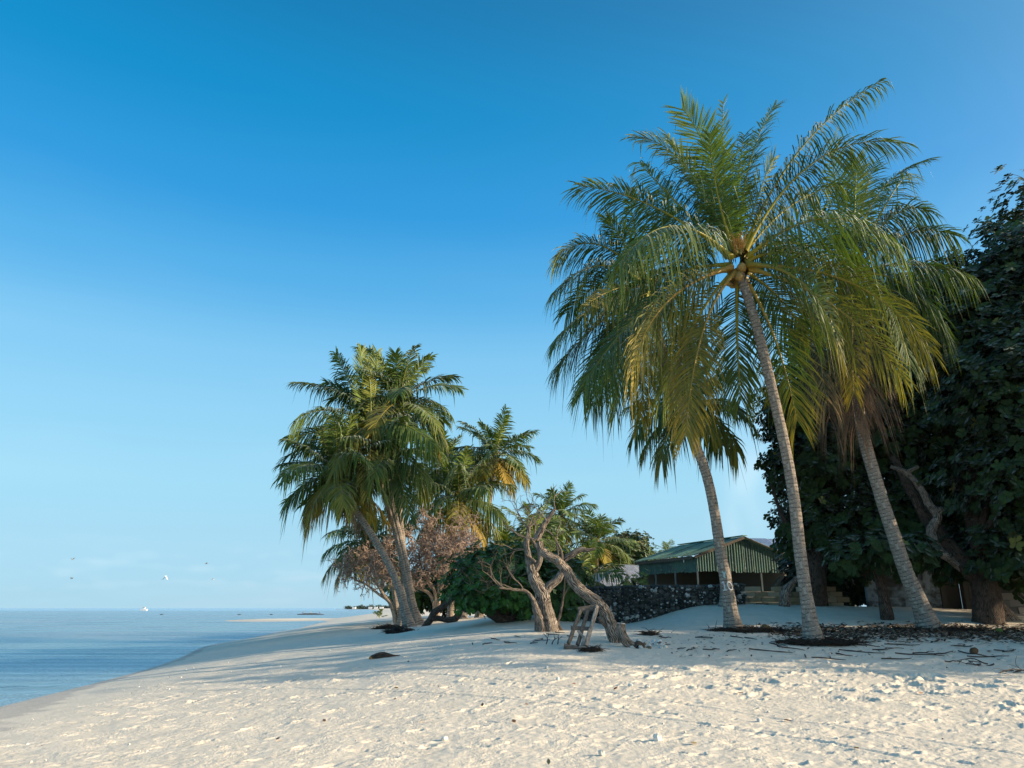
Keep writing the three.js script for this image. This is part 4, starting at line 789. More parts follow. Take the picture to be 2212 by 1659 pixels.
// leafless bushes
const DRY = new THREE.MeshStandardMaterial({ color: rgb(0.36, 0.265, 0.21), roughness: 1, name: 'dry twigs' });
function bareBush(label, base, stems, starts, seed, o = {}) {
  const R = rng(seed), g = thing('bare_bush', label, 'bush', base, 'leafless bushes behind the left palms'), mb = new MB(), tw = new MB();
  for (const [pts, radii] of stems) limb(mb, pts, radii, { seg: 8, step: 0.12, rough: 0.14, seed: seed + R() });
  mesh('stem', mb.geo(base, true), PALEBARK, g);
  starts.forEach((p, k) => k % 4 !== 3 && twigs(tw, p, p.clone().sub(base).multiply(V(1, 0.8, 1)).normalize(), 0.62, 0.05, 5, R, { fork: 3, spread: 1.1, keep: 0.82, thin: 0.78, curl: 1.3, ...o }));
  mesh('twigs', tw.geo(base), DRY, g);
}
{
  const d = 35, b = sandAt(at(945, 1300, d).x, d), P = (x, y, k = 0) => at(x, y, d - k), s = [];
  const stems = [[[b, P(952, 1270), P(968, 1245), P(985, 1215)], [0.12, 0.1, 0.07, 0.04]], [[b, P(938, 1275), P(915, 1240), P(905, 1200)], [0.12, 0.09, 0.06, 0.04]], [[b, P(948, 1262), P(945, 1220), P(940, 1180)], [0.1, 0.08, 0.06, 0.04]], [[b, P(930, 1285), P(900, 1268), P(875, 1250)], [0.1, 0.09, 0.07, 0.05]]];
  for (const [x, y, k] of [[915, 1265, 0.5], [960, 1262, 0.7], [990, 1258, 0.3], [880, 1258, 0.5], [940, 1245, 0.9], [890, 1180, 0.4], [975, 1170, 0.2], [930, 1155, 0.4], [1000, 1200, 0.4], [880, 1215, 0.6], [905, 1200, 0.3], [940, 1180, -0.3], [985, 1215, 0.3], [960, 1195, 0.8], [920, 1225, 0.9], [890, 1235, 0.2], [975, 1235, -0.4], [915, 1175, -0.5], [955, 1230, 1.0], [1000, 1235, 0.1], [945, 1205, 0.2]]) s.push(P(x, y, k));
  bareBush('large leafless tan bush behind the left palm trunks', b, stems, s, 91);
  const d2 = 33, b2 = sandAt(at(858, 1320, d2).x, d2), Q = (x, y, k = 0) => at(x, y, d2 - k);
  bareBush('low leafless bush reaching out over the beach left of the palms', b2, [[[b2, Q(846, 1305), Q(832, 1290), Q(815, 1262), Q(800, 1245)], [0.12, 0.1, 0.09, 0.07, 0.05]], [[b2, Q(840, 1300), Q(820, 1285), Q(790, 1262), Q(765, 1252)], [0.08, 0.07, 0.06, 0.05, 0.04]]], [Q(800, 1245), Q(780, 1250, 0.3), Q(815, 1255, -0.3), Q(765, 1252), Q(830, 1245, 0.3), Q(810, 1235, 0.4)], 92, { keep: 0.8 });
}
// shrubs and trees of the background
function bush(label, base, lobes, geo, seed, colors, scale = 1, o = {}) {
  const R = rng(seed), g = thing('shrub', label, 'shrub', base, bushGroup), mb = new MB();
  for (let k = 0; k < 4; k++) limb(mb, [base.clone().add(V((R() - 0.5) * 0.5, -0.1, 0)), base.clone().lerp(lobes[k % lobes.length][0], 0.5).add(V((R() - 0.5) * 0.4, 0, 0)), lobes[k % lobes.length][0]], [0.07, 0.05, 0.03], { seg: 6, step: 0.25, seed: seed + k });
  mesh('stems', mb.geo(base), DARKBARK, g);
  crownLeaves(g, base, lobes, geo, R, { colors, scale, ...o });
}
{
  const g1 = [rgb(0.024, 0.07, 0.012), rgb(0.06, 0.135, 0.018)], g2 = [rgb(0.055, 0.11, 0.014), rgb(0.13, 0.2, 0.022)], g3 = [rgb(0.032, 0.065, 0.012), rgb(0.075, 0.12, 0.018)], P = at, S = (px, d) => sandAt(at(px, 1300, d).x, d);
  bush('dark leafy shrub between the gnarled tree and the arched tree', S(1215, 23.5), [[P(1205, 1265, 23.5), 0.6, 0.7, 0.6, 380], [P(1225, 1310, 23.5), 0.5, 0.6, 0.5, 300], [P(1195, 1225, 23.8), 0.6, 0.5, 0.6, 300], [P(1235, 1240, 24), 0.5, 0.5, 0.5, 240]], MIDROSE, 101, g1, 0.85);
  bush('tall rounded dark tree far behind the left end of the house', S(1370, 56), [[P(1365, 1195, 56), 1.6, 1.5, 1.6, 700], [P(1320, 1215, 56), 1.7, 1.4, 1.6, 700], [P(1395, 1215, 57), 1.0, 1.0, 1.2, 300], [P(1340, 1235, 55), 1.6, 1.2, 1.5, 500], [P(1345, 1175, 57), 1.0, 0.8, 1.2, 300]], BIGROSE, 102, g3, 1.2);
  bush('bright green shrub behind the small blue-walled house', S(1320, 51), [[P(1325, 1222, 51), 1.0, 0.8, 1.0, 420], [P(1296, 1238, 51), 1.0, 0.8, 1.0, 380], [P(1350, 1228, 51), 0.9, 0.7, 0.8, 300]], MIDROSE, 103, g2, 1.3);
  bush('yellow-green shrub over the stone wall by the house corner', S(1372, 33), [[P(1368, 1252, 33), 0.45, 0.35, 0.5, 26], [P(1388, 1248, 33), 0.4, 0.35, 0.5, 24], [P(1350, 1262, 33), 0.3, 0.2, 0.4, 16]], MIDROSE, 104, [rgb(0.16, 0.18, 0.04), rgb(0.26, 0.28, 0.07)], 0.8, { fill: 0.1 });
  bush('mixed green thicket behind the dense middle shrub', S(1120, 46), [[P(1110, 1190, 46), 1.4, 1.2, 1.4, 500], [P(1160, 1170, 46), 1.4, 1.2, 1.4, 500], [P(1070, 1215, 46), 1.2, 1.0, 1.2, 420], [P(1140, 1235, 45), 1.6, 1.1, 1.4, 500], [P(1200, 1215, 46), 1.4, 1.2, 1.3, 450], [P(1235, 1235, 46), 1.2, 1.1, 1.3, 400], [P(1185, 1150, 47), 1.0, 0.9, 1, 260]], MIDROSE, 105, g2, 1.4);
  bush('dark thicket under the palms behind the bare bush', S(960, 46), [[P(900, 1285, 46), 1.5, 0.9, 1.5, 460], [P(960, 1280, 46), 1.5, 1.1, 1.5, 500], [P(1010, 1275, 46), 1.4, 1.1, 1.5, 460], [P(930, 1250, 47), 1.4, 1.1, 1.4, 420], [P(870, 1270, 48), 1.2, 1.0, 1.2, 300], [P(1000, 1230, 47), 1.4, 1.2, 1.4, 420], [P(1040, 1270, 44), 1.2, 1.0, 1.2, 380]], MIDROSE, 106, g1, 1.4);
  bush('added dark undergrowth filling the shaded gap between the block wall and the plastered wall', S(1800, 27.5), [[P(1735, 1262, 28), 0.9, 1.0, 0.7, 380], [P(1790, 1255, 28), 1.1, 1.1, 0.7, 420], [P(1850, 1255, 28), 0.9, 1.0, 0.7, 380], [P(1760, 1215, 28.5), 1.1, 0.9, 0.8, 360], [P(1840, 1215, 28.5), 1.1, 0.9, 0.8, 360]], MIDROSE, 108, [rgb(0.012, 0.028, 0.01), rgb(0.03, 0.055, 0.016)], 1.1);  // added shrub with near-black leaves, standing in for the shade in this gap
}

// ---------------------------------------------------------------- stone wall in front of the house
{
  const R = rng(401), d = 25.6, x0 = 1.35, x1 = 7.6, topY = (x) => at(1106 + x * 60, 1263, d).y + 0.03 * n2(x * 1.3, 4) + 0.02 * (x - 4);
  const base = sandAt((x0 + x1) / 2, d), g = thing('stone_wall', 'dark rubble stone wall speckled with white coral stones in front of the house', 'wall', base);
  const mats = [[0.055, 0.055, 0.05], [0.085, 0.08, 0.07], [0.035, 0.038, 0.036], [0.12, 0.11, 0.095], [0.55, 0.52, 0.47]].map((c) => new THREE.MeshStandardMaterial({ color: rgb(...c), roughness: 1 }));
  const shapes = [...Array(10)].map((_, v) => { const s = new THREE.IcosahedronGeometry(0.5, 1), p = s.attributes.position; for (let k = 0; k < p.count; k++) { const q = V(p.getX(k), p.getY(k), p.getZ(k)), f = 1 + 0.42 * n3(q.x * 2.4 + v * 7, q.y * 2.4, q.z * 2.4); p.setXYZ(k, q.x * f, q.y * f, q.z * f); } s.computeVertexNormals(); return s; });
  const core = new THREE.Shape();
  core.moveTo(x0, groundH(x0, -d) - 0.4);
  for (let x = x0; x <= x1; x += 0.3) core.lineTo(x, topY(x) - 0.03);
  core.lineTo(x1, groundH(x1, -d) - 0.4);
  const cg = new THREE.ExtrudeGeometry(core, { depth: 0.26, bevelEnabled: false });
  cg.translate(-base.x, -base.y, -d - 0.2 - base.z);
  mesh('core', cg, mats[1], g);
  const list = [];
  for (let x = x0 + 0.06; x < x1;) {
    const w = lerp(0.11, 0.24, R()), lo = groundH(x, -d + 0.2) - 0.02;
    for (let y = topY(x) - 0.05; y > lo;) { const h = lerp(0.07, 0.14, R()); list.push([x + (R() - 0.5) * 0.06, y - h / 2, w * lerp(0.8, 1.25, R()), h * 1.25, R()]); y -= h; }
    x += w;
  }
  const small = new MB();
  list.forEach(([x, y, w, h, q], k) => {
    const s = mesh('stone', shapes[Math.floor(R() * 10)], mats[q < 0.075 ? 4 : Math.floor(R() * 4)], g);
    s.position.set(x - base.x, y - base.y, -d + 0.07 - base.z);
    s.scale.set(w, h, 0.22);
    s.rotation.set(R() * 0.3, R() * 0.4, (R() - 0.5) * 0.4);
  });
  const chip = new THREE.InstancedMesh(shapes[3], new THREE.MeshStandardMaterial({ color: 0xffffff, roughness: 1 }), 420), m4 = new THREE.Matrix4(), qt = new THREE.Quaternion(), eu = new THREE.Euler();
  for (let k = 0; k < 420; k++) { const x = lerp(x0 + 0.1, x1 - 0.1, R()), lo = groundH(x, -d + 0.2), y = lerp(lo, topY(x) - 0.05, R()), s = lerp(0.02, 0.07, R() ** 2); chip.setMatrixAt(k, m4.compose(V(x - base.x, y - base.y, -d + 0.15 + 0.03 * R() - base.z), qt.setFromEuler(eu.set(R() * 6, R() * 6, R() * 6)), V(s * 1.3, s, s))); chip.setColorAt(k, R() < 0.4 ? rgb(0.5, 0.47, 0.42) : rgb(0.15, 0.14, 0.12)); }
  chip.name = 'stone_chips';
  chip.userData.kind = 'stuff';
  chip.castShadow = chip.receiveShadow = true;
  g.add(chip);
}
// ---------------------------------------------------------------- corrugated sheets
function sheet(w, hl, hr, { pitch = 0.125, amp = 0.016, skew = 0 } = {}) {   // lies in x-y, bottom edge at y = 0, faces +z
  const n = Math.max(8, Math.round(w / pitch * 8)), g = new THREE.BufferGeometry(), p = [], uv = [], i = [];
  for (let k = 0; k <= n; k++) { const x = w * k / n, z = amp * Math.max(-0.6, Math.min(0.6, Math.sin(x / pitch * 2 * Math.PI))) / 0.6, h = lerp(hl, hr, k / n); p.push(x, skew * n2(x * 3, w * 40), z, x, h, z); uv.push(x, 0, x, h); if (k) { const a = 2 * k - 2; i.push(a, a + 2, a + 3, a, a + 3, a + 1); } }
  g.setAttribute('position', new THREE.Float32BufferAttribute(p, 3));
  g.setAttribute('uv', new THREE.Float32BufferAttribute(uv, 2));
  g.setIndex(i);
  g.computeVertexNormals();
  return g;
}
const painted = (c, wear, amount) => new THREE.MeshStandardMaterial({ map: texture(256, (u, v) => { const k = smooth(tileFbm(u, v, 6, 4, 51), 0.1, 0.4) * amount, n = 1 + 0.25 * tileFbm(u, v, 12, 3, 54); return [0, 1, 2].map((q) => lerp(c[q], wear[q], k) * n); }, { repeat: [1 / 1.6, 1 / 1.6] }), roughness: 0.75, side: THREE.DoubleSide });
const frame = (origin, along, up) => { const x = along.clone().normalize(), y = up.clone().sub(x.clone().multiplyScalar(up.dot(x))).normalize(); return new THREE.Matrix4().makeBasis(x, y, x.clone().cross(y)).setPosition(origin); };
function put(o, m, base) { o.applyMatrix4(m); o.position.sub(base); return o; }
function beam(name, p, q, w, h, mat, parent, base) {
  const L = p.distanceTo(q), m = mesh(name, new THREE.BoxGeometry(L, h, w), mat, parent), dir = q.clone().sub(p).normalize();
  m.position.copy(p).add(q).multiplyScalar(0.5).sub(base);
  m.quaternion.setFromUnitVectors(V(1, 0, 0), dir);
  return m;
}
{
  const d = 31, K = at(1504, 1199, d), a = 20 * Math.PI / 180, G = V(Math.cos(a), 0, -Math.sin(a)), Lg = V(-Math.sin(a), 0, -Math.cos(a)), W = 4.55, LEN = 4.7, eave = K.y, apex = at(1600, 1163, d + 0.8).y;
  const floor = groundH(K.x, K.z), base = V(K.x, floor, K.z), g = thing('green_house', 'low open house with green corrugated gable and roof behind the stone wall', 'house', base);
  const greens = [painted([0.27, 0.39, 0.355], [0.42, 0.47, 0.42], 0.7), painted([0.30, 0.42, 0.37], [0.43, 0.40, 0.33], 0.6), painted([0.25, 0.36, 0.335], [0.46, 0.52, 0.48], 0.8)], roofM = painted([0.40, 0.55, 0.47], [0.56, 0.63, 0.56], 0.9), roofN = painted([0.37, 0.50, 0.44], [0.50, 0.46, 0.38], 0.7), dark = new THREE.MeshStandardMaterial({ color: rgb(0.2, 0.18, 0.15), roughness: 1 }), timber = new THREE.MeshStandardMaterial({ map: woodTexture([0.30, 0.27, 0.23], [0.42, 0.38, 0.34], 0.5), roughness: 1 }), steel = new THREE.MeshStandardMaterial({ color: rgb(0.16, 0.19, 0.18), roughness: 0.7 });
  const P = (u, v, y) => K.clone().addScaledVector(G, u).addScaledVector(Lg, v).setY(y), hem = at(1504, 1234, d).y, R = rng(411);
  // gable: one sheet beside the other, cut to the slope of the roof
  const n = 5, hAt = (u) => lerp(eave, apex, 1 - Math.abs(u - W / 2) / (W / 2)) - hem - 0.02;
  for (let k = 0; k < n; k++) {
    const u0 = W * k / n, u1 = W * (k + 1) / n, cut = [u0, ...(u0 < W / 2 - 0.01 && u1 > W / 2 + 0.01 ? [W / 2] : []), u1];
    for (let q = 0; q < cut.length - 1; q++) put(mesh('gable_sheet', sheet(cut[q + 1] - cut[q] - 0.004, hAt(cut[q]), hAt(cut[q + 1]), { skew: 0.03 }), greens[(k * 2 + q) % 3], g), frame(P(cut[q], k % 2 ? 0 : 0.012, hem + (R() - 0.5) * 0.03), G, V(0, 1, 0)), base);
  }
  // skirt under the eave of the long side
  for (let k = 0; k < 5; k++) { const v1 = LEN * (k + 1) / 5; put(mesh('skirt_sheet', sheet(LEN / 5 - 0.004, eave - hem - 0.03, eave - hem - 0.03, { skew: 0.04 }), greens[k % 3], g), frame(P(k % 2 ? 0 : 0.01, v1, hem + (R() - 0.5) * 0.04), Lg.clone().negate(), V(0, 1, 0)), base); }
  // roof: two slopes of five sheets
  const ov = 0.22, rise = apex - eave, sl = Math.hypot(W / 2, rise), upL = P(W / 2, 0, apex).sub(P(0, 0, eave)).normalize(), upR = P(W / 2, 0, apex).sub(P(W, 0, eave)).normalize();
  for (let k = 0; k < 5; k++) {
    const w = (LEN + 0.3) / 5, v0 = -0.18 + w * k, lift = V(0, 0.05 + (k % 2) * 0.02, 0);
    put(mesh('roof_sheet', sheet(w + 0.03, sl + ov, sl + ov, { skew: 0.05 }), k % 2 ? roofM : roofN, g), frame(P(0, v0 + w, eave).addScaledVector(upL, -ov).add(lift), Lg.clone().negate(), upL), base);
    put(mesh('roof_sheet', sheet(w + 0.03, sl + ov, sl + ov, { skew: 0.03 }), roofM, g), frame(P(W, v0, eave).addScaledVector(upR, -ov).add(lift), Lg, upR), base);
  }
  beam('ridge_cap', P(W / 2, -0.2, apex + 0.1), P(W / 2, LEN + 0.1, apex + 0.1), 0.22, 0.03, roofM, g, base);
  beam('barge_board', P(-0.2, -0.2, eave - 0.09), P(W / 2, -0.2, apex + 0.03), 0.03, 0.1, timber, g, base);
  beam('barge_board', P(W + 0.2, -0.2, eave - 0.09), P(W / 2, -0.2, apex + 0.03), 0.03, 0.1, timber, g, base);
  beam('fascia_board', P(-0.2, 0, eave - 0.1), P(-0.2, LEN, eave - 0.1), 0.03, 0.13, timber, g, base);
  for (const [u, v] of [[0.02, 0.03], [1.6, 0.05], [3.1, 0.05], [W - 0.03, 0.04], [0.03, 1.7], [0.03, 3.3], [0.03, LEN - 0.05], [W - 0.03, LEN - 0.05]]) beam('post', P(u, v, floor - 0.6), P(u, v, hem + 0.25), 0.06, 0.06, steel, g, base);
  // low walls round the open room and the walls behind
  const wall = (p, q, y0, y1, mat, name) => { const m = beam(name, p.clone().setY((y0 + y1) / 2), q.clone().setY((y0 + y1) / 2), 0.15, y1 - y0, mat, g, base); return m; };
  wall(P(0.1, 0.13, 0), P(W - 0.1, 0.13, 0), floor - 0.8, floor + 0.55, dark, 'low_wall');
  wall(P(0.13, 0.3, 0), P(0.13, LEN, 0), floor - 0.8, floor + 0.55, dark, 'low_wall');
  wall(P(0.1, LEN, 0), P(W, LEN, 0), floor - 0.8, eave, dark, 'back_wall');
  wall(P(W - 0.08, 0.2, 0), P(W - 0.08, LEN, 0), floor - 0.8, eave, dark, 'side_wall');
}
// masonry of old coral blocks to the right of the rubble wall
{
  const R = rng(421), x0 = 7.75, d = 26.4, n = 9, base = sandAt(9.6, d), g = thing('block_wall', 'low ochre wall of worn coral blocks between the two front palms', 'wall', base);
  const mats = [[0.36, 0.27, 0.16], [0.30, 0.22, 0.13], [0.42, 0.33, 0.22], [0.24, 0.18, 0.12]].map((c) => new THREE.MeshStandardMaterial({ color: rgb(...c), roughness: 1 }));
  const shapes = [...Array(5)].map((_, v) => { const s = new THREE.BoxGeometry(1, 1, 1, 3, 2, 2), p = s.attributes.position; for (let k = 0; k < p.count; k++) { const q = V(p.getX(k), p.getY(k), p.getZ(k)); p.setXYZ(k, q.x * (1 + 0.06 * n3(q.x * 2 + v, q.y * 2, q.z * 2)), q.y * (1 + 0.09 * n3(q.x * 3, q.y * 3 + v, q.z)), q.z * (1 + 0.1 * n3(q.x * 3, q.y * 3, q.z + v))); } s.computeVertexNormals(); return s; });
  for (let r = 0; r < 5; r++) for (let k = 0; k < n; k++) {
    const w = 0.42, x = x0 + (k + (r % 2) * 0.5) * w, y = base.y - 0.15 + r * 0.17;
    if (x > 11.2 || (x > 9.95 && x < 10.5) || (r > 3 && R() < 0.4)) continue;
    const m = mesh('block', shapes[Math.floor(R() * 5)], mats[Math.floor(R() * 4)], g);
    m.position.set(x - base.x, y - base.y, (R() - 0.5) * 0.04);
    m.scale.set(w - 0.014, 0.158, 0.26);
    m.rotation.z = (R() - 0.5) * 0.03;
  }
}
// small pale-roofed house on the left and grey-roofed house on the right, behind the green one
function smallHouse(name, label, corner, dir, w, l, eave, apex, wallMat, roofMat, floor, hip = 0) {
  const base = corner.clone().setY(floor), g = thing(name, label, 'house', base), G = dir.clone(), Lg = V(G.z, 0, -G.x), P = (u, v, y) => corner.clone().addScaledVector(G, u).addScaledVector(Lg, v).setY(y);
  const panel = (nm, p, q, y0, y1, mat) => beam(nm, p.clone().setY((y0 + y1) / 2), q.clone().setY((y0 + y1) / 2), 0.14, y1 - y0, mat, g, base);
  panel('wall', P(0, 0, 0), P(w, 0, 0), floor - 0.5, eave, wallMat);
  panel('wall', P(w - 0.08, 0.08, 0), P(w - 0.08, l, 0), floor - 0.5, eave, wallMat);
  panel('wall', P(0.08, 0.08, 0), P(0.08, l, 0), floor - 0.5, eave, wallMat);
  panel('wall', P(0.16, l, 0), P(w - 0.16, l, 0), floor - 0.5, eave, wallMat);
  const rise = apex - eave, sl = Math.hypot(l / 2, rise), upF = P(0, l / 2, apex).sub(P(0, 0, eave)).normalize(), upB = P(0, l / 2, apex).sub(P(0, l, eave)).normalize(), n = Math.max(2, Math.round(w / 0.9));
  for (let k = 0; k < n; k++) {
    const s = (w + 0.6) / n, u = -0.3 + s * k;
    const hA = hip ? Math.min(1, k / hip) : 1, hB = hip ? Math.min(1, (k + 1) / hip) : 1, hh = sl + 0.3;
    put(mesh('roof_sheet', sheet(s + 0.02, Math.max(0.02, hh * hA), hh * hB), roofMat, g), frame(P(u, 0, eave).addScaledVector(upF, -0.3).add(V(0, 0.04 + 0.02 * (k % 2), 0)), G, upF), base);
    put(mesh('roof_sheet', sheet(s + 0.02, hh * hB, Math.max(0.02, hh * hA)), roofMat, g), frame(P(u + s, l, eave).addScaledVector(upB, -0.3).add(V(0, 0.04 + 0.02 * (k % 2), 0)), G.clone().negate(), upB), base);
  }
  if (hip) { const e = new THREE.BufferGeometry(), s = (w + 0.6) / n, q = [P(-0.28, l + 0.25, eave - 0.05), P(-0.28, -0.25, eave - 0.05), P(-0.3 + s * hip, l / 2, apex + 0.03)]; e.setAttribute('position', new THREE.Float32BufferAttribute(q.flatMap((p) => p.sub(base).toArray()), 3)); e.setAttribute('uv', new THREE.Float32BufferAttribute([0, 0, l, 0, l / 2, 2], 2)); e.computeVertexNormals(); mesh('hip_end', e, roofMat, g); }
  for (const u of hip ? [w] : [0, w]) { const tri = new THREE.BufferGeometry(), q = [P(u, 0.02, eave), P(u, l - 0.02, eave), P(u, l / 2, apex - 0.02)]; tri.setAttribute('position', new THREE.Float32BufferAttribute(q.flatMap((p) => p.sub(base).toArray()), 3)); tri.setAttribute('uv', new THREE.Float32BufferAttribute([0, 0, 1, 0, 0.5, 1], 2)); tri.computeVertexNormals(); mesh('gable', tri, wallMat, g); }
  return g;
}
{
  const blue = new THREE.MeshStandardMaterial({ color: rgb(0.16, 0.30, 0.42), roughness: 0.9, side: THREE.DoubleSide }), paleRoof = painted([0.76, 0.74, 0.73], [0.62, 0.58, 0.56], 0.6), greyRoof = painted([0.66, 0.70, 0.76], [0.56, 0.56, 0.58], 0.6), greyWall = new THREE.MeshStandardMaterial({ color: rgb(0.16, 0.2, 0.19), roughness: 0.9, side: THREE.DoubleSide });
  const p = at(1292, 1262, 43), f = groundH(p.x, p.z);
  smallHouse('pale_house', 'small blue-walled house with a pale sheet roof left of the green house', p, V(0.94, 0, -0.34).normalize(), 5, 4.5, p.y, p.y + 1.15, blue, paleRoof, f, 3);
  const q = at(1648, 1202, 39), f2 = groundH(q.x, q.z);
  smallHouse('grey_house', 'grey-roofed house just visible right of the green gable', q, V(0.98, 0, -0.2).normalize(), 5, 4.5, q.y, q.y + 1.05, greyWall, greyRoof, f2);
}
// old plastered wall under the dark trees
{
  const d = 27.2, p0 = at(1876, 1318, d), p1 = at(2040, 1318, d), base = sandAt((p0.x + p1.x) / 2, d), top = at(1950, 1216, d).y, g = thing('plaster_wall', 'stained blue-grey plastered wall with a dark doorway under the right-hand trees', 'wall', base);
  const plaster = new THREE.MeshStandardMaterial({ map: texture(256, (u, v) => { const k = smooth(tileFbm(u, v, 4, 5, 61), -0.25, 0.15), n = 1 + 0.2 * tileFbm(u, v, 14, 3, 64); return [lerp(0.34, 0.60, k) * n, lerp(0.36, 0.67, k) * n, lerp(0.37, 0.72, k) * n]; }, { repeat: [0.3, 0.3] }), roughness: 1 }), timber = new THREE.MeshStandardMaterial({ color: rgb(0.09, 0.08, 0.068), roughness: 1 });
  const slab = (nm, x0, x1, y0, y1, th, mat, dz = 0) => { const geo = new THREE.BoxGeometry(x1 - x0, y1 - y0, th, 6, 6, 1), m = mesh(nm, geo, mat, g); const uv = geo.attributes.uv, pp = geo.attributes.position; for (let k = 0; k < uv.count; k++) uv.setXY(k, pp.getX(k) + x0, pp.getY(k)); m.position.set((x0 + x1) / 2 - base.x, (y0 + y1) / 2 - base.y, -d + dz - base.z); return m; };
  const gy = base.y - 0.5;
  slab('wall', p0.x, p1.x - 0.1, gy, top, 0.2, plaster);
  slab('door_post', p1.x - 0.08, p1.x + 0.08, gy, top + 0.1, 0.24, timber);
  slab('door_post', p1.x + 0.72, p1.x + 0.88, gy, top + 0.1, 0.24, timber);
  slab('lintel', p1.x - 0.08, p1.x + 0.88, top + 0.12, top + 0.3, 0.24, timber);
  slab('door', p1.x + 0.1, p1.x + 0.7, gy, top, 0.05, timber, -0.12);
  slab('wall', p1.x + 0.9, p1.x + 5, gy, top, 0.2, timber);
}
{
  const b = onSand(2190, 1338, 60), g = thing('ruined_wall', 'low broken grey masonry wall at the right edge behind the dark root', 'wall', b), R = rng(431), mats = [[0.2, 0.19, 0.17], [0.27, 0.25, 0.22], [0.15, 0.14, 0.13]].map((c) => new THREE.MeshStandardMaterial({ color: rgb(...c), roughness: 1 })), s = new THREE.BoxGeometry(1, 1, 1, 2, 2, 2), p = s.attributes.position;
  for (let k = 0; k < p.count; k++) { const q = V(p.getX(k), p.getY(k), p.getZ(k)); p.setXYZ(k, q.x * (1 + 0.12 * n3(q.x * 2, q.y * 2, q.z * 2)), q.y * (1 + 0.15 * n3(q.y * 3, q.x * 3, q.z)), q.z * (1 + 0.12 * n3(q.z * 3, q.y * 2, q.x))); }
  s.computeVertexNormals();
  for (let r = 0; r < 4; r++) for (let k = 0; k < 9; k++) { const m = mesh('block', s, mats[Math.floor(R() * 3)], g); m.position.set(-0.4 + (k + (r % 2) * 0.5) * 0.46, 0.05 + r * 0.2, -0.7 + (R() - 0.5) * 0.06); m.scale.set(0.44, 0.19, 0.34); m.rotation.set(0, R() < 0.5 ? 0 : Math.PI, (R() - 0.5) * 0.06); }
}
// leaning white pole by the house and the split stump near it
{
  const d = 30.2, p = at(1706, 1262, d), q = at(1697, 1205, d), b = sandAt(p.x + 0.1, d), g = thing('white_pole', 'white pole standing beside the right end of the green gable', 'pole', b), mb = new MB();
  limb(mb, [b.clone().add(V(0, -0.2, 0)), p, q], [0.045, 0.045, 0.042], { seg: 10, step: 0.2, rough: 0.02 });
  mesh('shaft', mb.geo(b, true), new THREE.MeshStandardMaterial({ color: rgb(0.7, 0.7, 0.68), roughness: 0.7 }), g);
  const b2 = sandAt(at(1693, 1306, 25).x, 25), s = thing('split_trunk', 'short leaning brown trunk beside the block wall', 'trunk', b2), sm = new MB(), D = -b2.z;
  limb(sm, [b2.clone().add(V(0, -0.15, 0)), at(1697, 1285, D), at(1706, 1266, D), at(1722, 1248, D)], [0.2, 0.16, 0.13, 0.08], { seg: 12, step: 0.06, rough: 0.3, ridge: 0.08, seed: 9 });
  mesh('trunk', sm.geo(b2, true), BARK, s);
}

// ---------------------------------------------------------------- small things on the sand
const ORD = (k) => { const t = ['first', 'second', 'third', 'fourth', 'fifth', 'sixth', 'seventh', 'eighth', 'ninth', 'tenth', 'eleventh', 'twelfth', 'thirteenth', 'fourteenth', 'fifteenth', 'sixteenth', 'seventeenth', 'eighteenth', 'nineteenth', 'twentieth', 'twenty-first', 'twenty-second', 'twenty-third', 'twenty-fourth', 'twenty-fifth', 'twenty-sixth']; return t[k]; };
{
  const b = onSand(830, 1420, 60), g = thing('driftwood_log', 'short dark boat-shaped piece of driftwood with an orange end near the shade edge', 'driftwood', b), mb = new MB(), end = new MB(), d = -b.z, P = (x, y, k = 0) => at(x, y, d - k);
  limb(mb, [P(803, 1421), P(816, 1416.5), P(830, 1415), P(845, 1417), P(864, 1419)], [0.05, 0.066, 0.062, 0.035, 0.03], { seg: 10, step: 0.03, rough: 0.25, ridge: 0.08, seed: 6 });
  mesh('wood', mb.geo(b, true), DARKBARK, g);
  limb(end, [P(805, 1420.5), P(801, 1422), P(797.5, 1423.5)], [0.054, 0.05, 0.03], { seg: 10, step: 0.03, rough: 0.15, seed: 6 });
  mesh('broken_end', end.geo(b, true), new THREE.MeshStandardMaterial({ color: rgb(0.42, 0.2, 0.07), roughness: 0.9 }), g);
}
// heaps of dry root fibre by the left palms
function fibreHeap(label, b, rx, h, rz, seed, n = 420) {
  const mb = new MB(), R = rng(seed), g = thing('fibre_heap', label, 'root fibre', b), core = new MB();
  for (let k = 0; k < n; k++) {
    const a = R() * 6.28, r = Math.sqrt(R()), p = b.clone().add(V(Math.cos(a) * r * rx, h * (1 - r * r) * R(), Math.sin(a) * r * rz)), d = V(R() - 0.5, (R() - 0.45) * 0.18, R() - 0.5).normalize(), l = lerp(0.1, 0.3, R());
    limb(mb, [p, p.clone().addScaledVector(d, l * 0.5).add(V(0, 0.03 * R(), 0)), p.clone().addScaledVector(d, l)], [0.008, 0.007, 0.003], { seg: 3, step: l, rough: 0, closed: false });
  }
  tag(mesh('fibres', mb.geo(b), DARKBARK, g), null, null, null, 'stuff');
  const s = new THREE.SphereGeometry(1, 18, 10), p = s.attributes.position;
  for (let k = 0; k < p.count; k++) { const q = V(p.getX(k), p.getY(k), p.getZ(k)), f = 1 + 0.35 * n3(q.x * 2 + seed, q.y * 2, q.z * 2); p.setXYZ(k, q.x * f * rx * 0.8, q.y * f * h * 0.72, q.z * f * rz * 0.8); }
  s.computeVertexNormals();
  mesh('mat', s, DARKBARK, g);
}
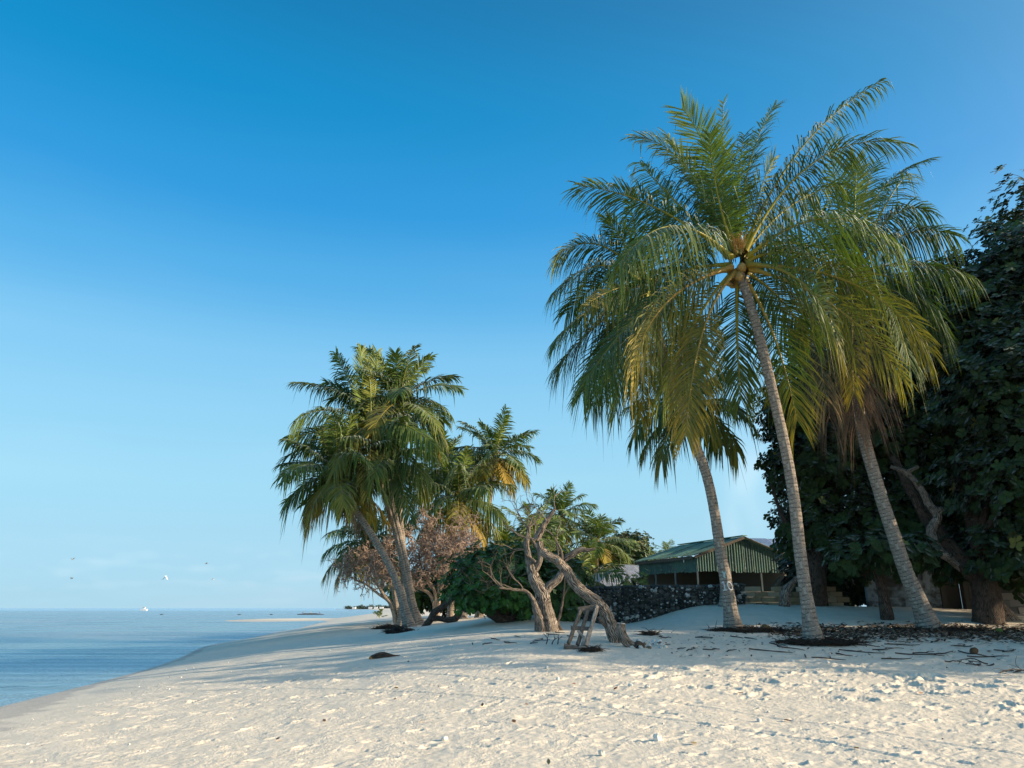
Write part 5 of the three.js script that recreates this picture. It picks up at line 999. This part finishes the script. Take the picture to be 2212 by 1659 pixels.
{
  const a = onSand(838, 1358, 60), b = onSand(866, 1366, 60);
  fibreHeap('flat dark heap of root fibre, the farther of two by the left palms', a, 0.55, 0.16, 0.4, 501);
  fibreHeap('dark heap of root fibre nearest the beach by the left palms', b, 0.5, 0.2, 0.45, 502);
  for (const [P, n, rx, lab, seed] of [[A, 800, 0.95, 'dark ring of roots round the foot of the tallest palm', 503], [B, 700, 1.05, 'dark mat of roots round the foot of the palm with the number', 504], [C, 800, 1.3, 'dark mat of roots round the foot of the right-hand palm', 505]]) fibreHeap(lab, P.base.clone().add(V(P === B ? 0.35 : 0.1, 0, 0.15)), rx, 0.09, 0.5, seed, n);
  fibreHeap('small clump of brown weed beside the foot of the wooden frame', onSand(1278, 1407, 60), 0.16, 0.09, 0.12, 506, 120);
  fibreHeap('small dark mound of fibre in front of the stone wall', onSand(1403, 1372, 60), 0.2, 0.1, 0.14, 507, 120);
}
// coconuts lying about
function husk(label, px, py, s, color, dim) {
  const b = onSand(px, py, 60), g = new THREE.SphereGeometry(0.12, 18, 12), p = g.attributes.position;
  for (let k = 0; k < p.count; k++) { const q = V(p.getX(k), p.getY(k), p.getZ(k)), a = Math.atan2(q.z, q.x), f = 1 + 0.09 * Math.cos(3 * a) + 0.1 * n3(q.x * 14 + px, q.y * 14, q.z * 14); p.setXYZ(k, q.x * f * s * 1.25, q.y * f * s, q.z * f * s); }
  g.computeVertexNormals();
  const m = mesh('coconut_husk', g, new THREE.MeshStandardMaterial({ color, roughness: 1, bumpMap: woodBump, bumpScale: 0.01 }));
  m.position.copy(b).add(V(0, 0.085 * s, 0));
  m.rotation.set(0.2, px, 0.3);
  tag(m, label, 'coconut', 'fallen coconuts');
}
husk('brown fallen coconut beside the root mat of the palm with the number', 1655, 1364, 0.8, rgb(0.24, 0.15, 0.06));
husk('dark brown coconut alone on the pale sand at the right', 2105, 1412, 0.55, rgb(0.16, 0.08, 0.035));
husk('small green coconut near the dark root at the right edge', 2160, 1368, 0.6, rgb(0.2, 0.22, 0.05));
// young palm shoot far along the beach
{
  const b = onSand(820, 1334, 70), g = thing('palm_seedling', 'young palm shoot alone on the sand beyond the left palms', 'seedling', b), R = rng(511);
  for (let k = 0; k < 6; k++) frond(g, b, arch(b.clone().add(V(0, -0.05, 0)), k * 1.05 + 0.3, lerp(1.45, 0.5, k / 5), 0.5, lerp(0.9, 0.7, R()), 6), R, { n: 10, leaf: 0.35, wide: 0.07, color: GREEN, start: 0.35, ribR: 0.015, sag: 0.2 });
}
// sticks
{
  const R = rng(521), spots = [];
  const bunch = (n, x0, x1, y0, y1, l0, l1, where) => { const q = []; for (let k = 0; k < n; k++) q.push([lerp(x0, x1, (k + R() * 0.9) / n), lerp(y0, y1, R()), lerp(l0, l1, R())]); q.forEach((v, k) => spots.push([...v, ORD(k) + ' dry stick from the left ' + where])); };
  bunch(22, 1650, 2195, 1392, 1432, 0.25, 0.9, 'on the shaded sand before the right palms');
  bunch(10, 1020, 1250, 1368, 1395, 0.15, 0.45, 'on the shaded sand before the gnarled tree');
  bunch(9, 1410, 1635, 1374, 1410, 0.2, 0.6, 'between the stump and the tallest palm');
  for (const [x, y, l, lab] of spots) {
    const b = onSand(x, y, 60), a = (R() - 0.5) * 1.4 + (R() < 0.2 ? 1.2 : 0), pts = [], mb = new MB();
    for (let k = 0; k < 5; k++) { const s = (k / 4 - 0.5) * l, p = V(b.x + Math.cos(a) * s, 0, b.z + Math.sin(a) * s + 0.04 * (R() - 0.5)); p.y = groundH(p.x, p.z) + 0.014 + 0.025 * R(); pts.push(p); }
    limb(mb, pts, [0.012, 0.013, 0.011, 0.009, 0.006], { seg: 5, step: 0.08, rough: 0.2, seed: x });
    if (R() < 0.5) limb(mb, [pts[2], pts[2].clone().add(V((R() - 0.5) * 0.2, 0.03, 0.1 * (R() - 0.5))), pts[2].clone().add(V((R() - 0.5) * 0.4, 0.05 * R(), 0.2 * (R() - 0.5)))], [0.008, 0.006, 0.004], { seg: 4, step: 0.08, seed: y });
    tag(mesh('stick', mb.geo(b, true), DARKBARK).translateX(b.x).translateY(b.y).translateZ(b.z), lab, 'stick', 'dry sticks on the shaded sand');
  }
  for (const [px, py, dx, lab, sx] of [[2190, 1452, 0.75, 'long brown branch on the sunlit sand at the right edge', 3], [2120, 1438, 0.5, 'forked dark branch at the shade edge on the right', 4], [1180, 1395, 0.2, 'upright dry twig in the sand before the gnarled tree', 5]]) {
    const b = onSand(px, py, 60), mb = new MB(), r2 = rng(sx * 7);
    const dir = sx === 5 ? V(0.1, 1, 0) : V(-1, 0.08, 0.15);
    for (let k = 0; k < 3; k++) twigs(mb, b.clone().add(V(k * 0.12, 0.03, (r2() - 0.5) * 0.1)), dir.clone().add(V((r2() - 0.5) * 0.5, 0, (r2() - 0.5) * 0.5)).normalize(), dx * 0.6, 0.014, 2, r2, { fork: 2, spread: 0.35, gravity: sx === 5 ? 0 : -0.05 });
    tag(mesh('branch', mb.geo(b, true), sx === 3 ? BARK : DARKBARK).translateX(b.x).translateY(b.y).translateZ(b.z), lab, 'branch');
  }
}
// leaf litter under the right-hand trees: nobody could count it
{
  const R = rng(531), mb = new MB(), leafG = (() => { const m = new MB(), n = V(0, 1, 0), P = [V(0, 0, 0), V(0.05, 0.012, 0.03), V(0.05, 0.006, -0.03), V(0.11, 0.02, 0.024), V(0.11, 0.004, -0.024), V(0.15, 0.012, 0)].map((p) => m.v(p, n, 0, 0)); m.tri(P[0], P[1], P[2]); m.quad(P[1], P[3], P[4], P[2]); m.tri(P[3], P[5], P[4]); return m.geo(null, true); })();
  const spots = [];
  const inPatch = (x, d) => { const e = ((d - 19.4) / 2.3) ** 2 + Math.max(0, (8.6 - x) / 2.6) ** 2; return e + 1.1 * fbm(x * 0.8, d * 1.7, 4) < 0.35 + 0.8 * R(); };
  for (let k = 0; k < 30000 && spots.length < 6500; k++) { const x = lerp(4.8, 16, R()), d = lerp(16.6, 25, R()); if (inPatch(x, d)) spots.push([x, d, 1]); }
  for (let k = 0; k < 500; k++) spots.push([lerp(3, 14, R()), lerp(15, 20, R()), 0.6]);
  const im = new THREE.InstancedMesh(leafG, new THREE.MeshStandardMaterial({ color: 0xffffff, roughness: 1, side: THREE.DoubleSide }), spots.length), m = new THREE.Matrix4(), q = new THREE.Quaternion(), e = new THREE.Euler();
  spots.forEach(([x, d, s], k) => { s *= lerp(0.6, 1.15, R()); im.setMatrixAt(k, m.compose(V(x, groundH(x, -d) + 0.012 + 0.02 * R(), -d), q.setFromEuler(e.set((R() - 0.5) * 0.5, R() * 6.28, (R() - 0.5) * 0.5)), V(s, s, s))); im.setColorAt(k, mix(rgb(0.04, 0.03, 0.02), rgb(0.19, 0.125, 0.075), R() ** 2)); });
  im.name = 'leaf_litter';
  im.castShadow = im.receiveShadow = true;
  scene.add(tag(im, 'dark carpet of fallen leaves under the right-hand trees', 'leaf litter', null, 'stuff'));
}
// bits of coral and shell
{
  const R = rng(541), g = new THREE.IcosahedronGeometry(0.03, 1), p = g.attributes.position;
  for (let k = 0; k < p.count; k++) { const q = V(p.getX(k), p.getY(k), p.getZ(k)), f = 1 + 0.35 * n3(q.x * 40, q.y * 40, q.z * 40); p.setXYZ(k, q.x * f * 1.4, q.y * f * 0.8, q.z * f); }
  g.computeVertexNormals();
  const spots = [];
  for (let k = 0; k < 420; k++) { const x = lerp(-8, 12, R()), d = lerp(7, 21, R()); if (x > shoreX(d) + 1.5) spots.push([x, d, lerp(0.18, 0.6, R() ** 2)]); }
  for (let k = 0; k < 60; k++) { const b = onSand(lerp(1360, 1440, R()), lerp(1385, 1402, R()), 60); spots.push([b.x, -b.z, lerp(0.6, 1.6, R())]); }
  const im = new THREE.InstancedMesh(g, new THREE.MeshStandardMaterial({ color: 0xffffff, roughness: 0.95 }), spots.length), m = new THREE.Matrix4(), q = new THREE.Quaternion(), e = new THREE.Euler();
  spots.forEach(([x, d, s], k) => { im.setMatrixAt(k, m.compose(V(x, groundH(x, -d) + 0.008 * s, -d), q.setFromEuler(e.set(R() * 6, R() * 6, R() * 6)), V(s, s, s))); im.setColorAt(k, R() < 0.12 ? rgb(0.16, 0.12, 0.08) : mix(rgb(0.55, 0.5, 0.43), rgb(0.8, 0.77, 0.72), R())); });
  im.name = 'coral_rubble';
  im.castShadow = im.receiveShadow = true;
  scene.add(tag(im, 'small bits of coral and shell strewn on the sand', 'coral bits', null, 'stuff'));
  // larger pieces and dry leaves that stand out
  const leaf = (() => { const mb = new MB(), n = V(0, 1, 0), P = [V(-0.07, 0.01, 0), V(-0.03, 0.03, 0.028), V(-0.03, 0.005, -0.028), V(0.03, 0.035, 0.03), V(0.03, 0.01, -0.03), V(0.08, 0.03, 0)].map((v) => mb.v(v, n, 0, 0)); mb.tri(P[0], P[1], P[2]); mb.quad(P[1], P[3], P[4], P[2]); mb.tri(P[3], P[5], P[4]); return mb.geo(null, true); })();
  const lm = [rgb(0.33, 0.12, 0.04), rgb(0.16, 0.07, 0.03), rgb(0.3, 0.2, 0.08)].map((c) => new THREE.MeshStandardMaterial({ color: c, roughness: 0.9, side: THREE.DoubleSide }));
  [[855, 1488], [1042, 1526], [1138, 1524], [1099, 1606], [1110, 1562], [1185, 1659], [1500, 1610], [910, 1560], [1700, 1560], [1850, 1620], [700, 1560], [1330, 1490], [1990, 1500], [1240, 1480], [600, 1600], [1600, 1500]].sort((a, b) => a[0] - b[0]).forEach(([x, y], k) => { const b = onSand(x, Math.min(y, 1650), 60), o = mesh('dry_leaf', leaf, lm[k % 3]); o.position.copy(b).add(V(0, 0.012, 0)); o.rotation.set((R() - 0.5) * 0.6, R() * 6, (R() - 0.5) * 0.6); o.scale.setScalar(lerp(0.45, 0.8, R())); tag(o, ORD(k) + ' dry reddish leaf from the left on the sunlit sand', 'leaf', 'dry leaves on the sunlit sand'); });
  const lump = [rgb(0.74, 0.70, 0.62), rgb(0.66, 0.62, 0.55)].map((c) => new THREE.MeshStandardMaterial({ color: c, roughness: 1 }));
  [[1362, 1483], [1398, 1486], [1788, 1433], [1712, 1430], [1180, 1445], [1205, 1470], [1640, 1560], [960, 1600], [1300, 1632], [1420, 1600]].sort((a, b) => a[0] - b[0]).forEach(([x, y], k) => { const b = onSand(x, y, 60), o = mesh('coral_lump', g, lump[k % 2]); o.position.copy(b).add(V(0, 0.02, 0)); o.rotation.set(R() * 6, R() * 6, R()); o.scale.setScalar(lerp(0.9, 1.9, R())); tag(o, ORD(k) + ' white coral lump from the left on the sunlit sand', 'coral', 'coral lumps on the sunlit sand'); });
}
// ---------------------------------------------------------------- sea and sky: birds, boats, far shore
{
  const white = new THREE.MeshStandardMaterial({ color: rgb(0.8, 0.8, 0.8), roughness: 0.8, side: THREE.DoubleSide }), grey = new THREE.MeshStandardMaterial({ color: rgb(0.25, 0.27, 0.3), roughness: 0.8, side: THREE.DoubleSide });
  const gull = (label, px, py, d, turn, flap, mat, s = 1) => {
    const p = at(px, py, d), g = thing('sea_bird', label, 'bird', p, 'birds over the sea'), mb = new MB();
    limb(mb, [V(-0.24, 0, 0), V(-0.12, 0.01, 0), V(0.02, 0.015, 0), V(0.16, 0.03, 0), V(0.22, 0.035, 0), V(0.27, 0.03, 0)], [0.012, 0.045, 0.055, 0.04, 0.032, 0.006], { seg: 8, step: 0.03, rough: 0 });
    mesh('body', mb.geo(null, true), mat, g);
    for (const z of [-1, 1]) { const w = new MB(), P = [V(0.07, 0.02, 0.03 * z), V(-0.1, 0.01, 0.03 * z), V(0.09, 0.02 + 0.5 * flap, 0.3 * z), V(-0.08, 0.5 * flap, 0.3 * z), V(-0.05, 0.35 * flap, 0.68 * z)].map((v) => w.v(v, V(0, 1, 0), 0, 0)); w.quad(P[0], P[1], P[3], P[2]); w.tri(P[2], P[3], P[4]); mesh('wing', w.geo(null, true), mat, g); }
    g.rotation.y = turn;
    g.scale.setScalar(s);
  };
  gull('grey sea bird gliding, the upper of two at the far left', 157, 1209, 70, 1.2, 0.5, grey, 0.6);
  gull('grey sea bird banking, the lower of two at the far left', 155, 1248, 70, 0.3, -0.35, grey, 0.6);
  gull('bright white sea bird over the middle of the sea', 358, 1245, 55, 1.45, -0.75, white, 0.6);
  gull('tiny dark sea bird right of the white one', 446, 1218, 110, 0.5, 0.3, grey);
  gull('tiny pale sea bird low over the water right of the white one', 460, 1252, 120, 0.2, 0.3, white);
  // white boat on the horizon
  {
    const p = at(310, 1318, 1); const d = (EYE - SEA) / Math.tan(0.0035), q = at(310, 1318, d).setY(SEA), g = thing('white_boat', 'small white boat far out on the sea', 'boat', q), h = new THREE.Shape();
    h.moveTo(-2.6, 0.9); h.lineTo(2.9, 1.1); h.lineTo(2.3, -0.2); h.lineTo(-2.4, -0.2); h.closePath();
    const hull = new THREE.ExtrudeGeometry(h, { depth: 1.4, bevelEnabled: true, bevelSize: 0.2, bevelThickness: 0.3, bevelSegments: 2 });
    hull.translate(0, 0, -0.7);
    mesh('hull', hull, white, g);
    const c = mesh('cabin', new THREE.BoxGeometry(1.7, 1.3, 1.3), white, g);
    c.position.set(0.3, 1.75, 0);
    mesh('awning', new THREE.BoxGeometry(2.2, 0.12, 1.6), new THREE.MeshStandardMaterial({ color: rgb(0.5, 0.25, 0.1), roughness: 0.8 }), g).position.set(0.3, 2.5, 0);
    g.scale.setScalar(0.8);
  }
  // dark log with roosting birds at the edge of the sand bar, and rocks awash
  {
    const d = 205, b = at(672, 1328, d).setY(SEA), g = thing('reef_log', 'long dark log lying in the shallows off the sand bar', 'log', b), mb = new MB();
    limb(mb, [b.clone().add(V(-3.6, 0.02, 0)), b.clone().add(V(-1, 0.14, 0)), b.clone().add(V(1.5, 0.12, 0)), b.clone().add(V(3.4, 0.02, 0))], [0.12, 0.22, 0.2, 0.1], { seg: 8, step: 0.5, rough: 0.3, seed: 4 });
    mesh('wood', mb.geo(b, true), DARKBARK, g);
    const birdG = (() => { const m = new MB(); limb(m, [V(-0.3, 0.2, 0), V(-0.05, 0.22, 0), V(0.16, 0.34, 0), V(0.24, 0.5, 0), V(0.36, 0.5, 0)], [0.03, 0.14, 0.1, 0.07, 0.015], { seg: 7, step: 0.06, rough: 0 }); return m.geo(null, true); })();
    const names = ['left', 'middle', 'right'];
    [-2.1, -0.2, 2.2].forEach((x, k) => { const o = mesh('roosting_bird', birdG, grey); o.position.copy(b).add(V(x, 0.24, 0)); o.rotation.y = k; tag(o, names[k] + ' of three birds roosting on the dark log', 'bird', 'birds on the log'); });
    const rg = new THREE.IcosahedronGeometry(0.5, 1), pp = rg.attributes.position;
    for (let k = 0; k < pp.count; k++) pp.setY(k, pp.getY(k) * 0.35 * (1 + 0.5 * n3(pp.getX(k) * 3, 1, pp.getZ(k) * 3)));
    rg.computeVertexNormals();
    [[517, 1329], [586, 1327], [349, 1328]].sort((a, b) => a[0] - b[0]).forEach(([x, y], k) => { const o = mesh('reef_rock', rg, new THREE.MeshStandardMaterial({ color: rgb(0.06, 0.07, 0.07), roughness: 1 })); o.position.copy(at(x, y, 200)).setY(SEA + 0.06); o.scale.set(0.9 + 0.3 * k, 0.7, 0.8); o.rotation.y = k; tag(o, ORD(k) + ' small dark rock from the left awash in the shallows', 'rock', 'rocks awash in the shallows'); });
  }
  // weed showing dark in the shallows
  {
    const wm = new THREE.MeshStandardMaterial({ color: rgb(0.035, 0.06, 0.05), roughness: 0.9 }), R = rng(561);
    [[468, 1381, 1.1, 'longest dark weed patch close to the shore'], [440, 1389, 0.5, 'small dark weed patch at the bend of the shore'], [150, 1476, 0.3, 'dark weed patch in the near shallows'], [30, 1479, 0.2, 'dark weed patch at the left edge of the shallows'], [840, 1341, 1, null]].forEach(([x, y, s, lab]) => {
      if (!lab) return;
      const a = Math.atan((y - 829.5) / FOC) - PITCH, p = at(x, y, (EYE - SEA) / Math.tan(a)).setY(SEA), g = new THREE.CircleGeometry(1, 40), q = g.attributes.position;
      for (let k = 1; k < q.count; k++) { const f = 1 + 0.5 * n2(q.getX(k) * 2.2 + x, q.getY(k) * 2.2) + 0.25 * n2(q.getX(k) * 6, q.getY(k) * 6 + x); q.setXYZ(k, q.getX(k) * f * 1.5 * s, q.getY(k) * f * 0.55 * s, 0); }
      q.setZ(0, 0.03);
      g.rotateX(-Math.PI / 2);
      g.computeVertexNormals();
      const o = mesh('weed_patch', g, wm);
      o.position.copy(p).add(V(0, -0.05, 0));
      o.rotation.y = 0.35;
      tag(o, lab, 'seaweed', 'weed patches in the shallows');
    });
  }
  // far shore with trees and white houses
  {
    const R = rng(551), d = 900, b = at(800, 1313, d).setY(SEA), g = tag(thing('far_shore', 'low wooded shore with white houses on the horizon', 'shore', b), null, null, null), lobes = [];
    for (let k = 0; k < 34; k++) { const x = lerp(752, 900, k / 33); lobes.push([at(x, 1311, d).setY(SEA + 1 + R() * 1.5), 4.5, 1.4 + 2.2 * R(), 3, 60]); }
    crownLeaves(g, b, lobes, BIGROSE, R, { colors: [rgb(0.05, 0.09, 0.06), rgb(0.09, 0.13, 0.08)], scale: 5, name: 'trees', fill: 0.1 });
    for (const x of [765, 800, 812, 824]) { const m = mesh('house', new THREE.BoxGeometry(4, 2.2, 3), white, g); m.position.copy(at(x, 1312, d - 6).setY(SEA + 1.6)).sub(b); }
    const land = mesh('land', new THREE.BoxGeometry(90, 0.5, 20), new THREE.MeshStandardMaterial({ color: rgb(0.5, 0.46, 0.4), roughness: 1 }), g);
    land.position.set(8, 0.1, 0);
  }
}
renderer.render(scene, camera);
